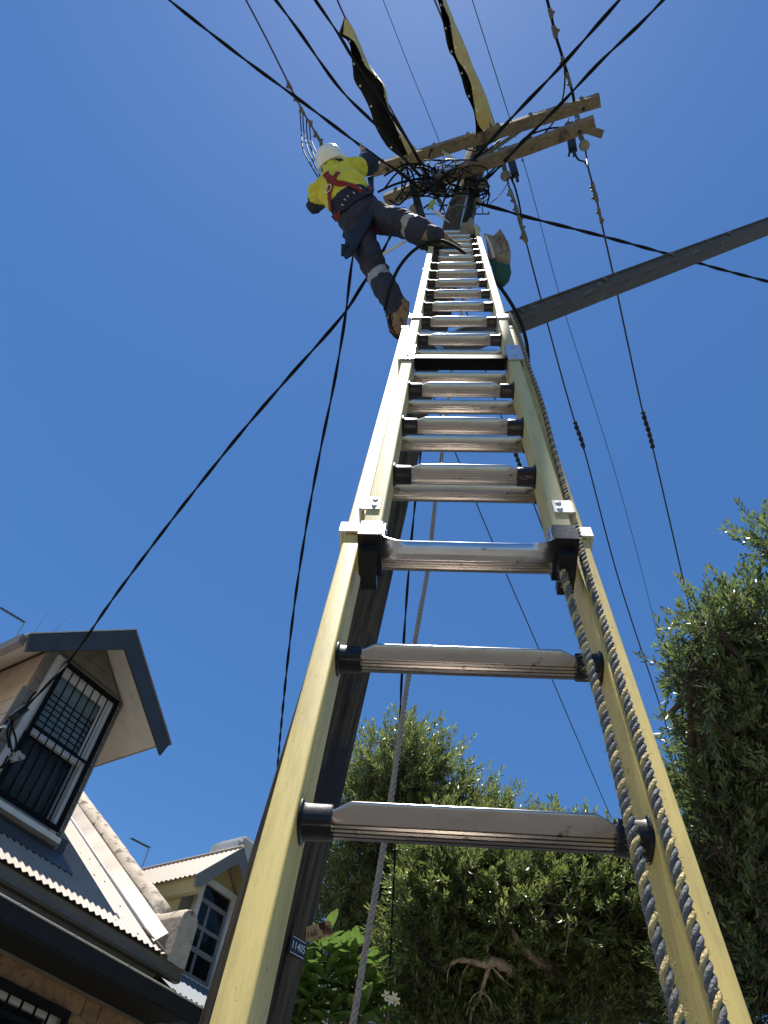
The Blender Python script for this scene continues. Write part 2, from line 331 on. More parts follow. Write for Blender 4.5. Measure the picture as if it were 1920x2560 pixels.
# rung: extruded, crimped towards both ends, ribbed underneath
def rung_profile(k, top):
    p = [(-.0132 + .0032*math.cos(math.radians(t)), top - .0032 + .0032*math.sin(math.radians(t))) for t in (90, 112, 134, 156, 178, 200)]
    x0, z0 = p[-1]; xm, zm = -.0068, -.0068                       # plain face leaning under, then a flatter ribbed belly
    for t in (.1,.3,.5,.7,.9,1.): b_ = .0008*math.sin(math.pi*t); p.append((x0+(xm-x0)*t-b_, z0+(zm-z0)*t-b_*.6))
    x1, z1 = .0100, -.0172; L_ = math.hypot(x1-xm, z1-zm); nx, nz = (z1-zm)/L_, -(x1-xm)/L_
    for t, dp in ((.02,-.0012),(.07,-.0012),(.09,.0006),(.24,.0010),(.26,-.0010),(.31,-.0010),(.33,.0010),(.48,.0013),(.50,-.0008),(.55,-.0008),(.57,.0013),(.72,.0012),(.74,-.0008),(.79,-.0008),(.81,.0010),(1.,0)):
        p.append((xm+(x1-xm)*t+nx*dp, zm+(z1-zm)*t+nz*dp))
    p += [(.0135,-.0150),(.0160,-.0105)]
    p += [(.0165, -.004), (.0165, top-.002), (.0150, top)]
    p += [(.008, top+.0008), (.006, top-.0006), (.001, top+.0008), (-.001, top-.0006), (-.006, top+.0008), (-.008, top-.0006)]
    c_, s_ = math.cos(.30), math.sin(.30)                         # turned so the tread lies level on the leaning ladder
    return [(a*k*c_ - b*k*s_, a*k*s_ + b*k*c_) for a, b in p]
def rung_mesh(half):
    fr = None; mb = MB(fr)
    secs = []
    for x, k, top in ((-half,.98,.0045),(-half+.036,1,.005),(-half+.039,1.01,.006),(-half+.0545,1.02,.0150),(-half+.057,1.02,.0158),(0,1.02,.0158),(half-.057,1.02,.0158),(half-.0545,1.02,.0150),(half-.039,1.01,.006),(half-.036,1,.005),(half,.98,.0045)):
        secs.append([(x, a, b) for a, b in rung_profile(k, top)])
    mb.loft(secs); return mb
def collar_mesh():
    mb = MB(); secs = []
    for x, k in ((0,1.32),(.002,1.32),(.004,1.12),(.008,1.06),(.034,1.05),(.036,1.0)):
        ring = []
        for t in range(20):
            a = 2*math.pi*t/20; c, sn = math.cos(a), math.sin(a)
            ring.append((x, .0178*k*math.copysign(abs(c)**.6, c), -.0045 + .0150*k*math.copysign(abs(sn)**.6, sn)))
        secs.append(ring)
    mb.loft(secs); return mb
col_src = None
def make_rung(half, y, zs):
    global col_src
    src = None
    for z in zs:
        if src is None:
            src = rung_mesh(half).build('rung', M['aluminium'], None, smooth=True, auto=30)
            o = src; o.parent = lad; ROOTM[o.name] = LF
        else:
            o = src.copy(); COL.objects.link(o); ROOTM[o.name] = LF
        o.location = (0, y, z)
        for s in (-1, 1):
            if col_src is None:
                col_src = collar_mesh().build('rung_sleeve', M['black_plastic'], None, smooth=True, auto=40); c = col_src
            else:
                c = col_src.copy(); COL.objects.link(c)
            c.parent = o; ROOTM[c.name] = LF
            c.location = (s*(half-.0005), 0, 0); c.rotation_euler = (0, 0, math.pi if s > 0 else 0)
base_z = [1.8 + .3*k for k in range(-5, 9)]
make_rung(.189, .030, base_z)
fly_z = [2.627 + .3*k for k in range(17)]
make_rung(.142, -.042, fly_z)
# bottom of the upper section: black end shoes, bent cross strip, small riveted tabs and hooks round the lower rails
for s in (-1, 1):
    mb = MB(LF); mb.box((s*.1385, -.079, 2.285), (s*.1770, -.001, 2.318)); mb.box((s*.1395, -.0775, 2.318), (s*.1760, -.0025, 2.336))
    mb.box((s*.146, -.060, 2.262), (s*.172, .012, 2.285))
    mb.build('end_shoe', M['black_plastic'], lad)
    mb = MB(LF); mb.box((s*.150, -.0765, 2.388), (s*.186, -.0722, 2.436)); mb.box((s*.1815, -.0765, 2.388), (s*.186, -.02, 2.436))
    for dz in (2.40, 2.424):
        mb.lathe((s*.160, -.0765, dz), (0,-1,0), [(.0055,0),(.0055,.0015),(.003,.0025)], 10)
    mb.build('riveted_tab', M['bracket'], lad)
    mb = MB(LF); mb.box((s*.176, -.0080, 2.435), (s*.2300, -.0035, 2.470)); mb.box((s*.2255, -.0035, 2.435), (s*.2300, .075, 2.470))
    mb.build('rail_hook', M['bracket'], lad)
    # guide bracket at the head of the lower section, wrapping the upper rail
    mb = MB(LF); mb.box((s*.1385, -.0790, 3.425), (s*.1850, -.0735, 3.60)); mb.box((s*.1800, -.0735, 3.425), (s*.1850, .0, 3.60)); mb.box((s*.1385, -.0735, 3.425), (s*.1410, -.01, 3.60))
    for dz in (3.46, 3.56): mb.lathe((s*.160, -.0790, dz), (0,-1,0), [(.006,0),(.006,.002),(.003,.0035)], 10)
    mb.build('guide_bracket', M['steel'], lad)
    mb = MB(LF); mb.box((s*.1390, -.0780, 4.03), (s*.1830, -.0735, 4.10)); mb.box((s*.1790, -.0735, 4.03), (s*.1830, .02, 4.10)); mb.box((s*.1390,-.0735,4.03), (s*.1412,-.02,4.10))
    mb.build('guide_band', M['steel'], lad)
    mb = MB(LF); mb.box((s*.1405, -.0740, 5.30), (s*.1750, -.0724, 5.308)); mb.build('rail_mark', M['black_plastic'], lad)
mb = MB(LF); secs = []
for k in range(25):                                               # bent strip between the shoes
    x = -.138 + .276*k/24; e = max(0, 1 - min(x+.138, .138-x)/.035)
    z = 2.300; y0, y1 = -.068, -.068 + .020 + .022*e**1.5
    sag = .010*(1-e**2)
    secs.append([(x, y0+.004*(1-e), z - sag), (x, (y0+y1)/2, z-.008 - sag), (x, y1+.004*(1-e), z-.004-sag), (x, y1+.004*(1-e), z-.001-sag), (x, (y0+y1)/2, z-.005-sag), (x, y0+.004*(1-e), z+.003-sag)])
mb.loft(secs)
for s in (-1, 1):
    mb.box((s*.1355, -.069, 2.300), (s*.1383, -.035, 2.345))
    for q in (-.060, -.045): mb.lathe((s*.1355, q, 2.33), (-s,0,0), [(.0035,0),(.0035,.003),(.001,.004)], 8)
mb.build('cross_strip', M['steel'], lad, smooth=True, auto=40)
# dark stop rung at the overlap
mb = MB(LF); mb.box((-.136, -.066, 3.505), (.136, -.022, 3.512)); mb.box((-.136, -.069, 3.47), (.136, -.066, 3.512)); mb.build('stop_bar', M['black_bar'], lad)
# chain over the ladder head
mb = MB(LF)
cp = spline([(.05,-.06,7.50),(.09,-.09,7.56),(.145,-.085,7.60),(.178,-.07,7.57),(.185,-.06,7.48),(.180,-.05,7.38)], 10)
cp = resample(cp, .016)
for i in range(len(cp)-1):
    d = unit(cp[i+1]-cp[i]); sd = unit(np.cross(d, (0,1,0) if i % 2 else (1,0,.2)))
    pts = [cp[i] + d*.012*math.cos(a) + sd*.007*math.sin(a) for a in (2*math.pi*k/8 for k in range(9))]
    mb.tube(pts, .0028, 5, False)
mb.build('chain', M['galv'], lad, smooth=True)

# ------------------------------------------------------------------ ropes
def twisted(mb_list, path, r, pitch, strands, phase=0., seg=6, per=10, core=.64, wob=0.):
    P = resample(path, pitch/per); n = len(P)
    T = np.gradient(P, axis=0); T /= np.linalg.norm(T, axis=1)[:, None]
    u = unit(np.cross(T[0], (0,0,1) if abs(T[0][2]) < .9 else (1,0,0))); U = []
    for t in T: u = unit(u - t*(u@t)); U.append(u.copy())
    U = np.array(U); V = np.cross(T, U); L = np.arange(n)/per*2*math.pi; q_ = np.arange(n)/per
    L = L + wob*(.55*np.sin(q_*.37+1)+.35*np.sin(q_*.91)+.2*np.sin(q_*1.7+2)); rv = r*(1 + wob*(.05*np.sin(q_*.53)+.05*np.sin(q_*1.31+1)))[:,None]
    P = P + wob*r*.18*(U*np.sin(q_*.23)[:,None] + V*np.cos(q_*.31)[:,None])
    for j in range(strands):
        a = L + phase + 2*math.pi*j/strands
        pts = P + rv*core*(U*np.cos(a)[:,None] + V*np.sin(a)[:,None])
        mb_list[j].tube(list(pts), r*(.57 if strands == 3 else .7), seg)
def fuzz(mb, path, r, n, ln=.007):
    P = resample(path, .004)
    for _ in range(n):
        i = rnd.randrange(1, len(P)-1); d = unit(np.array([rnd.gauss(0,1) for _ in range(3)])); a = P[i] + d*r*.9
        mb.tube([a, a + d*ln*rnd.uniform(.3,1) + np.array([0,0,rnd.uniform(-.003,.003)])], .00022, 3)
def lpt(x, y, depth): q = on_ladder(x, y, depth); return LF[:3,:3] @ q + LF[:3,3]
rope_paths = [
    ([(1276,785,-.02),(1284,805,-.02),(1303,855,-.02),(1324,917,-.02),(1353,1007,-.02),(1384,1120,-.02),(1420,1250,-.02),(1446,1347,-.02),(1470,1440,-.020),(1509,1558,-.018),(1551,1700,-.017),(1592,1830,-.016),(1639,1996,-.015),(1681,2138,-.015),(1728,2310,-.016),(1764,2422,-.017),(1805,2560,-.018),(1860,2800,-.02)], 'rope_strand'),
    ([(1396,1392,-.025),(1408,1430,-.030),(1424,1490,-.032),(1452,1590,-.034),(1480,1690,-.034),(1508,1790,-.034),(1540,1920,-.034),(1572,2050,-.032),(1606,2190,-.030),(1648,2360,-.028),(1704,2570,-.026),(1770,2830,-.024)], 'rope_strand')]
hr = root_at('haul_rope', lpt(1800,2570,-.018), 'black and yellow twisted haul rope running in two falls down the right rail', 'rope')
for pts, nm in rope_paths:
    path = spline([lpt(*p) for p in pts], 12)
    A, B, C = MB(), MB(), MB(); twisted([A, B, C], path, .0054, .040, 3, phase=rnd.uniform(0,6), seg=7, per=12, wob=1.)
    A.v += B.v; A.f += [[i + len(A.v) - len(B.v) for i in f] for f in B.f]
    o = A.build(nm, M['rope_dark'], hr, smooth=True); C.build('yellow_yarn', M['rope_yellow'], o, smooth=True)
    F = MB(); fuzz(F, path, .0056, 700, .009); F.build('loose_fibre', M['rope_yellow'], o)
hl = [(1164,742,6.9),(1150,800,6.3),(1135,880,5.5),(1122,990,4.9),(1106,1125,4.3),(1092,1230,3.9),(1073,1400,3.45),(1050,1530,3.15),(1018,1720,2.8),(988,1930,2.55),(954,2140,2.36),(920,2330,2.22),(880,2570,2.08),(840,2800,1.96)]
path = spline([at(*p) for p in hl], 14)
A, B, C = MB(), MB(), MB(); twisted([A, B, C], path, .0088, .062, 3, seg=7, per=12, wob=1.)
A.v += B.v; A.f += [[i + len(A.v) - len(B.v) for i in f] for f in B.f]; nb = len(A.v); A.v += C.v; A.f += [[i + nb for i in f] for f in C.f]; A.m = [0]*len(A.f)
tag(A.build('hand_line', M['rope_grey'], smooth=True), 'pale grey twisted rope hanging behind the ladder beside the pole', 'rope')

# ------------------------------------------------------------------ utility pole with arms and fittings
PA = at(612, 2560, 2.18); PB = at(1147, 552, 6.66); PAX = unit(PB - PA)
PG = PA - PAX * (PA[2] / PAX[2])
def pole_at(z): return PG + PAX * (z / PAX[2])
aN, bN = hz(1487, 309, 8.72), hz(980, 498, 8.72)
AU = unit(aN - bN); AM = np.array([-AU[1], AU[0], 0.0])           # arm direction, and horizontal across the arms (away)
pole = root('utility_pole', frame(PG, unit(np.cross(AM, PAX)), unit(np.cross(PAX, np.cross(AM, PAX))), PAX), 'dark weathered timber power pole behind the ladder carrying two crossarms', 'pole')
PM = ROOTM[pole.name]
mb = MB(PM); secs = []; H = 10.05
for i in range(70):
    z = H*i/69; r0 = .128 - .012*z/H; ring = []
    for k in range(26):
        a = 2*math.pi*k/26
        rr = r0*(1 + .022*math.sin(3*a + .5*z) + .016*math.sin(7*a + 1.3 + .25*z) + .012*math.sin(11*a+.7*z) + .010*math.sin(2.1*z + a))
        ring.append((rr*math.cos(a), rr*math.sin(a), z))
    secs.append(ring)
mb.loft(secs); mb.build('shaft', M['pole_wood'], pole, smooth=True)
def arm(px_r, px_l, z, name='crossarm', w=.110, h=.10, lenl=None):
    r, l = hz(*px_r, z), hz(*px_l, z); u = unit(r - l); mm = np.array([-u[1], u[0], 0.0])
    mb = MB(); L = np.linalg.norm(r - l); secs = []
    for k in range(15):
        p = l + u*L*k/14; c = .006
        prof = [(-w/2, c), (-w/2+c, 0), (w/2-c, 0), (w/2, c), (w/2, h-c), (w/2-c, h), (-w/2+c, h), (-w/2, h-c)]
        j = [rnd.uniform(-.0025,.0025) for _ in range(8)]
        secs.append([p + mm*(a+j[i]) + np.array([0,0,b+j[-1-i]]) for i, (a, b) in enumerate(prof)])
    mb.loft(secs); o = mb.build(name, M['arm_wood'], pole)
    return o, l, r, u, mm, L
def bolt(mb, p, ax, r=.014, ln=.04):
    mb.lathe(p, ax, [(r*1.7,0),(r*1.7,.004),(r,.004),(r,ln*.5),(r*.55,ln*.5),(r*.55,ln)], 6)
arm1, l1, r1, u1, m1, L1 = arm((1488,309), (962,505), 8.72); arm1['label'] = 'lower weathered crossarm'
arm2, l2, r2, u2, m2, L2 = arm((1501,253), (925,432), 9.37); arm2['label'] = 'upper weathered crossarm'
for o, l, u, mm, L, z in ((arm1, l1, u1, m1, L1, 8.72), (arm2, l2, u2, m2, L2, 9.37)):
    for fr in (.06,.30,.45,.58,.72,.93):
        mb = MB(); p = l + u*L*fr + mm*(-.066) + np.array([0,0,.075]); bolt(mb, p + mm*.02 + np.array([0,0,.02]), np.array([0,0,1])-mm*.3, .015, .05); mb.build('bolt', M['galv'], o)
    for fr in (.93,.08):
        mb = MB(); bolt(mb, l + u*L*fr + mm*.02, (0,0,-1), .011, .025); mb.build('bolt', M['dark_fitting'], o)
# angled steel braces between arms and pole, and the flat plate
mb = MB(); q = pole_at(9.05); mb.bar(l2 + u2*L2*.33 + np.array([0,0,.0]), q - AM*.13, .035, .006); mb.build('arm_brace', M['galv'], pole)
mb = MB(); mb.bar(l2 + u2*L2*.72, q - AM*.13 + AU*.03, .035, .006); mb.build('arm_brace', M['fitting'], pole)
mb = MB(); mb.bar(at(1462,322,7.25), at(1507,336,7.2), .075, .02, up=ray(1480,330)); mb.lathe(at(1497,334,7.19), -unit(ray(1497,334)), [(.010,0),(.010,.004)], 8); mb.build('strap_plate', M['arm_wood'], pole)
# strain insulators: porcelain reel in a steel strap
def strain(pa, pb, disc):
    a, b, c = at(*pa), at(*pb), at(*disc)
    d = unit(b - a); v = unit(ray(disc[0], disc[1])); s = unit(np.cross(d, v)); f = np.cross(s, d)
    mb = MB(); mb.bar(a, b, .045, .012, up=v); mb.bar(a + v*.07, b + v*.07, .045, .012, up=v)
    o = mb.build('insulator_strap', M['fitting'], pole)
    mb = MB(); mb.lathe(c - v*.02, v, [(.016,0),(.044,.004),(.05,.016),(.044,.028),(.028,.034),(.028,.056),(.044,.062),(.05,.074),(.042,.086),(.016,.09)], 18); mb.build('insulator', M['porcelain'], pole, smooth=True, auto=50)
strain((1450,312,7.35),(1432,262,7.62),(1437,272,7.6))
strain((1447,330,7.22),(1465,372,7.05),(1461,364,7.02))
strain((1244,352,7.7),(1262,425,7.25),(1264,440,7.2))
strain((1250,345,7.8),(1238,335,7.9),(1236,342,7.95))
strain((1052,462,7.45),(1036,520,7.1),(1035,525,7.1))
strain((1060,430,7.6),(1050,405,7.9),(1050,412,7.9))
# fuse holders and junction boxes
def fuse(p, q, wd, dp, nm='fuse_holder', mat='dark_fitting'):
    a, b = at(*p), at(*q); v = unit(ray(p[0], p[1])); d = unit(b-a); s = unit(np.cross(d, v))
    mb = MB(); mb.bar(a, b, wd, dp, up=v); mb.bar(a+(b-a)*.1 - v*dp*.3, a+(b-a)*.8 - v*dp*.3, wd*.55, dp*.7, up=v)
    mb.bar(b - s*wd*.35, b - s*wd*.55 + (b-a)*.18, wd*.25, dp*.3, up=v); mb.bar(b + s*wd*.15, b + s*wd*.1 + (b-a)*.22, wd*.4, dp*.5, up=v)
    for e in (-.3, .3): mb.ball(a + s*wd*e - d*.012, .014, 6, 4)
    o = mb.build(nm, M[mat], pole)
    mb = MB()
    for e in (-.3, .3): mb.lathe(a + s*wd*e - d*.02, -d, [(.012,0),(.012,.015),(.006,.018)], 6)
    mb.build('terminal', M['galv'], o)
fuse((1423,312,7.15),(1432,375,6.85),.075,.05); fuse((1270,372,7.35),(1288,438,7.05),.07,.05)
fuse((1034,470,7.05),(1055,545,6.75),.065,.05); fuse((1060,448,7.2),(1098,478,7.0),.11,.09,'junction_box'); fuse((1085,430,7.25),(1105,470,7.1),.07,.08,'junction_box')
fuse((1190,475,7.1),(1212,458,7.15),.09,.08,'junction_box','fitting'); fuse((1165,500,6.9),(1150,520,6.8),.06,.05,'junction_box','fitting')
for p, q in (((1098,500,6.9),(1108,522,6.8)),((1122,470,7.1),(1137,492,7.0)),((1110,455,7.1),(1125,462,7.1)),((1140,465,7.1),(1160,470,7.0)),((1128,505,6.9),(1120,518,6.8)),((1180,470,7.0),(1165,482,6.9)),((1142,480,7.0),(1150,488,6.9)),((1097,458,7.1),(1092,468,7.0))):
    mb = MB(); a, b = at(*p), at(*q); mb.tube([a, (a+b)/2, b], [.012,.018,.012], 7); mb.ball(a, .016, 6, 4); mb.ball(b, .015, 6, 4); mb.build('cable_clamp', M['galv'] if rnd.random() < .6 else M['fitting'], pole, smooth=True)
# conduits and cables strapped to the pole
for px, rr, mt in (((1178,1145),.013,'galv'),((1186,1160),.011,'cable'),((1192,1168),.010,'cable')):
    mb = MB(); a, b = at(px[0]-8, 470, 6.95), at(px[1]+2, 575, 6.25); mb.tube(spline([a, (a*.6+b*.4)+AU*.01, b, b - PAX*1.2], 5), rr, 7); mb.build('conduit', M[mt], pole, smooth=True)
mb = MB(); c = pole_at(8.05); mb.lathe(c, PAX, [(.128,0),(.132,0),(.132,.03),(.128,.03)], 24); mb.build('steel_band', M['fitting'], pole)
mb = MB(); c = pole_at(8.3); mb.lathe(c, PAX, [(.126,0),(.130,0),(.130,.03),(.126,.03)], 24); mb.build('steel_band', M['fitting'], pole)
mb = MB(); mb.lathe(at(1195,505,6.9), ray(1195,505), [(.02,0),(.038,.005),(.038,.03),(.02,.035),(.02,.05),(.038,.055),(.038,.08),(.02,.085)], 14); mb.build('insulator', M['porcelain'], pole, smooth=True, auto=50)
# climbing steps low on the far side and the long outreach beam
bl = pole_at(float(at(1092, 897, 4.85)[2])); br = at(2060, 520, 8.6); bl = bl + unit(br - bl)*.10
bu = unit(br - bl); bm = unit(np.array([-bu[1], bu[0], 0.0])); BW, BH = .150, .12
mb = MB(); mb.loft([[p + bm*a + np.array([0,0,b]) for a, b in ((-BW/2,0),(BW/2,0),(BW/2,BH),(-BW/2,BH))] for p in (bl, bl+(br-bl)*.33, bl+(br-bl)*.66, br)])
mb.loft([[p + bm*a + np.array([0,0,b]) for a, b in ((-BW/2-.012,BH*.85),(-BW/2-.001,BH*.85),(-BW/2-.001,BH+.006),(-BW/2-.012,BH+.006))] for p in (bl, br)])
o = mb.build('outreach_beam', M['beam'], pole); o['label'] = 'long grey beam reaching out from the pole'
for k in range(9):
    mb = MB(); p = bl + bu*(.55 + .42*k); mb.obox(p - np.array([0,0,.001]) - bm*.03, bu*.13, bm*.0025, np.array([0,0,.0025])); mb.build('beam_slot', M['dark_fitting'], o)
for k in range(5):
    mb = MB(); p = bl + bu*(.9 + 1.05*k); bolt(mb, p - bm*(BW/2+.012) + np.array([0,0,BH*.5]), -bm, .012, .03); mb.build('bolt', M['fitting'], o)
bz = bl[2]; mb = MB(); p = pole_at(bz); mb.lathe(p, PAX, [(.125,-.03),(.131,-.03),(.131,.12),(.125,.12)], 24); mb.obox(p + bu*.15, bu*.06, bm*.05, np.array([0,0,.012])); mb.build('beam_bracket', M['galv'], pole)
for z, sd in ((6.55,1),):
    mb = MB(); p = pole_at(z); mb.tube([p + AU*sd*.1, p + AU*sd*.24, p + AU*sd*.25 + np.array([0,0,.04])], .011, 7); mb.build('step_iron', M['dark_fitting'], pole, smooth=True)
# number plates
def text_mesh(txt, size, name, fr, mat, parent, ext=.0006):
    cu = bpy.data.curves.new('lettering', 'FONT'); cu.body = txt; cu.size = size; cu.extrude = ext; cu.align_x = 'CENTER'; cu.align_y = 'CENTER'
    to = bpy.data.objects.new('lettering_tmp', cu); COL.objects.link(to)
    dg = bpy.context.evaluated_depsgraph_get(); me = bpy.data.meshes.new_from_object(to.evaluated_get(dg))
    vs = [np.array(v.co) for v in me.vertices]; fs = [tuple(p.vertices) for p in me.polygons]
    bpy.data.objects.remove(to); bpy.data.meshes.remove(me); bpy.data.curves.remove(cu)
    mb = MB(fr); mb.add(vs, fs); return mb.build(name, mat, parent)
def plate(tl, tr, bl_, name, mat, th=.003, round_=.012):
    o = np.asarray(tl); ux, uy = np.asarray(tr)-o, np.asarray(bl_)-o; W_, H_ = np.linalg.norm(ux), np.linalg.norm(uy)
    x = ux/W_; y = -unit(uy - x*(uy@x)); z = np.cross(x, y); fr = frame(o + (ux+uy)/2, x, y, z)
    mb = MB(fr); pr = []
    for cx_, cy_, a0 in ((W_/2-round_,H_/2-round_,0),(-W_/2+round_,H_/2-round_,90),(-W_/2+round_,-H_/2+round_,180),(W_/2-round_,-H_/2+round_,270)):
        pr += [(cx_+round_*math.cos(math.radians(a0+k*22.5)), cy_+round_*math.sin(math.radians(a0+k*22.5))) for k in range(5)]
    mb.loft([[(a,b,-th) for a,b in pr],[(a,b,0) for a,b in pr]]); return mb.build(name, M[mat], pole), fr, W_, H_
# black enamel plate on the pole, yellow tag beside it
d1 = 2.27
o, fr, W_, H_ = plate(at(733,2338,d1-.015), at(768,2358,d1+.03), at(722,2380,d1-.05), 'number_plate', 'plate_black', round_=.006); o['label'] = 'black enamel plate reading 11405'
text_mesh('11405', H_*.62, 'lettering', fr @ frame((0,0,.0012),(1,0,0),(0,1,0),(0,0,1)), M['letter'], o)
mb = MB(fr); mb.box((-W_*.46,H_*.42,0),(W_*.46,H_*.46,.001)); mb.box((-W_*.46,-H_*.46,0),(W_*.46,-H_*.42,.001)); mb.build('plate_rim', M['letter'], o)
o, fr, W_, H_ = plate(at(755,2320,d1+.05), at(826,2299,d1+.06), at(764,2358,d1+.03), 'number_tag', 'plate_tan'); o['label'] = 'rusty tan tag with stamped figures'
text_mesh('160', H_*.52, 'lettering', fr @ frame((-W_*.22,-H_*.06,.0012),(1,0,0),(0,1,0),(0,0,1)), M['ink'], o)
text_mesh('0', H_*.56, 'lettering', fr @ frame((W_*.36,-H_*.02,.0012),(1,0,0),(0,1,0),(0,0,1)), M['ink'], o)
mb = MB(fr); mb.add([(W_*.06,H_*.48,.001),(W_*.28,H_*.48,.001),(W_*.29,H_*.1,.001),(W_*.22,-H_*.08,.001),(W_*.14,-.0,.001),(W_*.07,H_*.12,.001)], [(5,4,3,2,1,0)]); mb.build('rust_patch', M['rust'], o)
mb = MB(); mb.bar(at(752,2340,d1+.04), at(740,2345,d1+.05), .02, .004); mb.build('tag_bracket', M['fitting'], pole)

# ------------------------------------------------------------------ overhead wires and service cables
def wp(p): return hz(p[0], p[1], p[2]) if len(p) == 4 else at(*p)
def wire(label, pts, r=.006, mat='wire', twist=0., clamps=(), name='overhead_wire', cat='wire', grip=None, group=None, n=8):
    path = spline([wp(p) for p in pts], n)
    if twist:
        A, B = MB(), MB(); twisted([A, B], path, r, twist, 2, phase=rnd.uniform(0,3), seg=6, per=10, core=.62)
        nb = len(A.v); A.v += B.v; A.f += [[i+nb for i in f] for f in B.f]; A.m = [0]*len(A.f)
    else:
        A = MB(); A.tube(path, r, 6)
    o = tag(A.build(name, M[mat], smooth=True), label, cat, group)
    P = np.array(path); L = np.r_[0, np.cumsum(np.linalg.norm(np.diff(P, axis=0), axis=1))]
    for c in clamps:                                              # nearest path point to the sighted clamp
        q = min(range(len(P)), key=lambda i: np.linalg.norm(np.cross(P[i]-EYE, unit(ray(c[0], c[1])))))
        d = unit(P[min(q+1,len(P)-1)] - P[max(q-1,0)]); v = unit(ray(c[0],c[1])); s = unit(np.cross(d, v)); sc = c[2] if len(c) > 2 else 1.
        mb = MB(); k_ = 1 if (c[0] % 2) else -1; mb.tube([P[q]-d*.034*sc, P[q]-d*.026*sc, P[q]+d*.026*sc, P[q]+d*.034*sc], [.006*sc,.0125*sc,.0125*sc,.006*sc], 8); mb.obox(P[q]+s*.008*k_*sc, d*.016*sc, s*.009*sc, v*.014*sc)
        mb.lathe(P[q]+s*.016*k_*sc, s*k_, [(.009*sc,0),(.009*sc,.007*sc),(.005*sc,.009*sc),(.005*sc,.013*sc)], 6)
        mb.build('clamp', M['fitting'], o)
    if grip:
        for g0, g1 in grip:
            ga, gb = [min(range(len(P)), key=lambda i: np.linalg.norm(np.cross(P[i]-EYE, unit(ray(*g))))) for g in (g0, g1)]
            A, B = MB(), MB(); twisted([A, B], P[min(ga,gb):max(ga,gb)+1], .016, .13, 2, seg=6, per=10, core=.8); nb = len(A.v); A.v += B.v; A.f += [[i+nb for i in f] for f in B.f]; A.m = [0]*len(A.f)
            A.build('grip_wrap', M['dark_fitting'], o, smooth=True)
    return o
Z = 'z'
wire('thick black twisted cable crossing highest above the helmet to the frame top', [(405,-15,9.05,Z),(480,46,9.0,Z),(620,155,8.9,Z),(760,258,8.8,Z),(920,378,8.6,Z),(1000,432,8.45,Z),(1062,482,6.95)], .0125, 'cable', .75, name='service_cable', cat='cable')
wire('clamped overhead wire ending behind the white helmet', [(607,-15,9.3,Z),(665,95,9.25,Z),(724,214,9.2,Z),(745,254,9.2,Z),(757,279,9.2,Z),(777,312,9.2,Z),(796,345,9.2,Z),(812,372,9.2,Z),(880,470,9.0,Z)], .008, 'wire', clamps=[(724,214,1.3),(742,248,1.2),(754,276,1.2),(775,310,1.2),(792,338,1.3),(799,352,1.2),(804,362,1.)])
for k, (a, b) in enumerate((((750,275),(757,370)),((757,285),(770,375)),((766,300),(785,390)),((774,315),(790,380)))):
    wire(f'thin tap lead bowing down from the clamped wire towards the shoulder, {("outermost","second outermost","third outermost","innermost")[k]}', [(a[0],a[1],9.18,Z),(a[0]+3,(a[1]+b[1])/2,7.9),(b[0],b[1],7.3),(b[0]+16,b[1]+35,6.9),(800+4*k,452-3*k,6.6)], .0065, 'cable', name='tap_lead', cat='cable', group='tap leads beside the helmet')
wire('black twisted cable between the helmet cable and the first yellow cover', [(678,-15,9.2,Z),(745,75,9.1,Z),(850,222,9.0,Z),(942,315,8.9,Z),(1000,385,8.7,Z),(1060,450,6.95)], .012, 'cable', .75, name='service_cable', cat='cable')
wire('black twisted cable passing in front of the first yellow cover', [(778,-15,9.3,Z),(848,88,9.2,Z),(885,150,9.1,Z),(960,260,8.9,Z),(1015,345,8.7,Z),(1070,440,7.0)], .0115, 'cable', .75, name='service_cable', cat='cable')
wire('overhead wire entering the top of the first yellow cover', [(838,-15,9.5,Z),(861,40,9.5,Z),(960,240,9.5,Z),(1052,405,9.45,Z)], .008, 'wire')
wire('hair-thin wire running up between the two yellow covers', [(952,-15,10.2,Z),(1020,160,10.1,Z),(1097,352,10.0,Z),(1118,430,9.9,Z)], .0035, 'wire')
wire('overhead wire inside the second yellow cover', [(1078,-20,9.5,Z),(1150,150,9.5,Z),(1238,338,9.45,Z)], .008, 'wire')
wire('thin wire rising above the crossarms right of the second cover', [(1176,-15,10.2,Z),(1225,140,10.1,Z),(1275,298,10.0,Z),(1290,345,9.95,Z)], .0045, 'wire')
wire('clamped overhead wire dead-ended at the right crossarm insulator', [(1364,-15,9.45,Z),(1378,40,9.45,Z),(1388,85,9.45,Z),(1402,130,9.45,Z),(1420,190,9.45,Z),(1432,235,9.42,Z),(1437,268,9.4,Z)], .013, 'cable', clamps=[(1377,35,1.4),(1387,82,1.7),(1412,148,1.4),(1420,190,1.2),(1424,207,1.2)])
wire('upper of two black twisted cables running to the top right corner', [(1562,-15,9.0,Z),(1500,55,8.95,Z),(1400,168,8.9,Z),(1290,283,8.85,Z),(1215,365,8.6,Z),(1165,420,7.2),(1135,480,6.95)], .0135, 'cable', .75, name='service_cable', cat='cable')
wire('lower of two black twisted cables running to the top right corner', [(1672,-15,8.9,Z),(1600,60,8.85,Z),(1500,155,8.8,Z),(1400,262,8.7,Z),(1300,362,8.5,Z),(1230,435,7.2),(1170,480,6.95)], .0125, 'cable', .75, name='service_cable', cat='cable')
wire('thick black twisted service cable sagging from the pole to the right edge', [(1190,507,6.9),(1250,523,6.95),(1330,546,7.1),(1500,589,7.4),(1690,641,7.9),(1800,673,8.2),(1940,709,8.6)], .0135, 'cable', .7, name='service_cable', cat='cable')
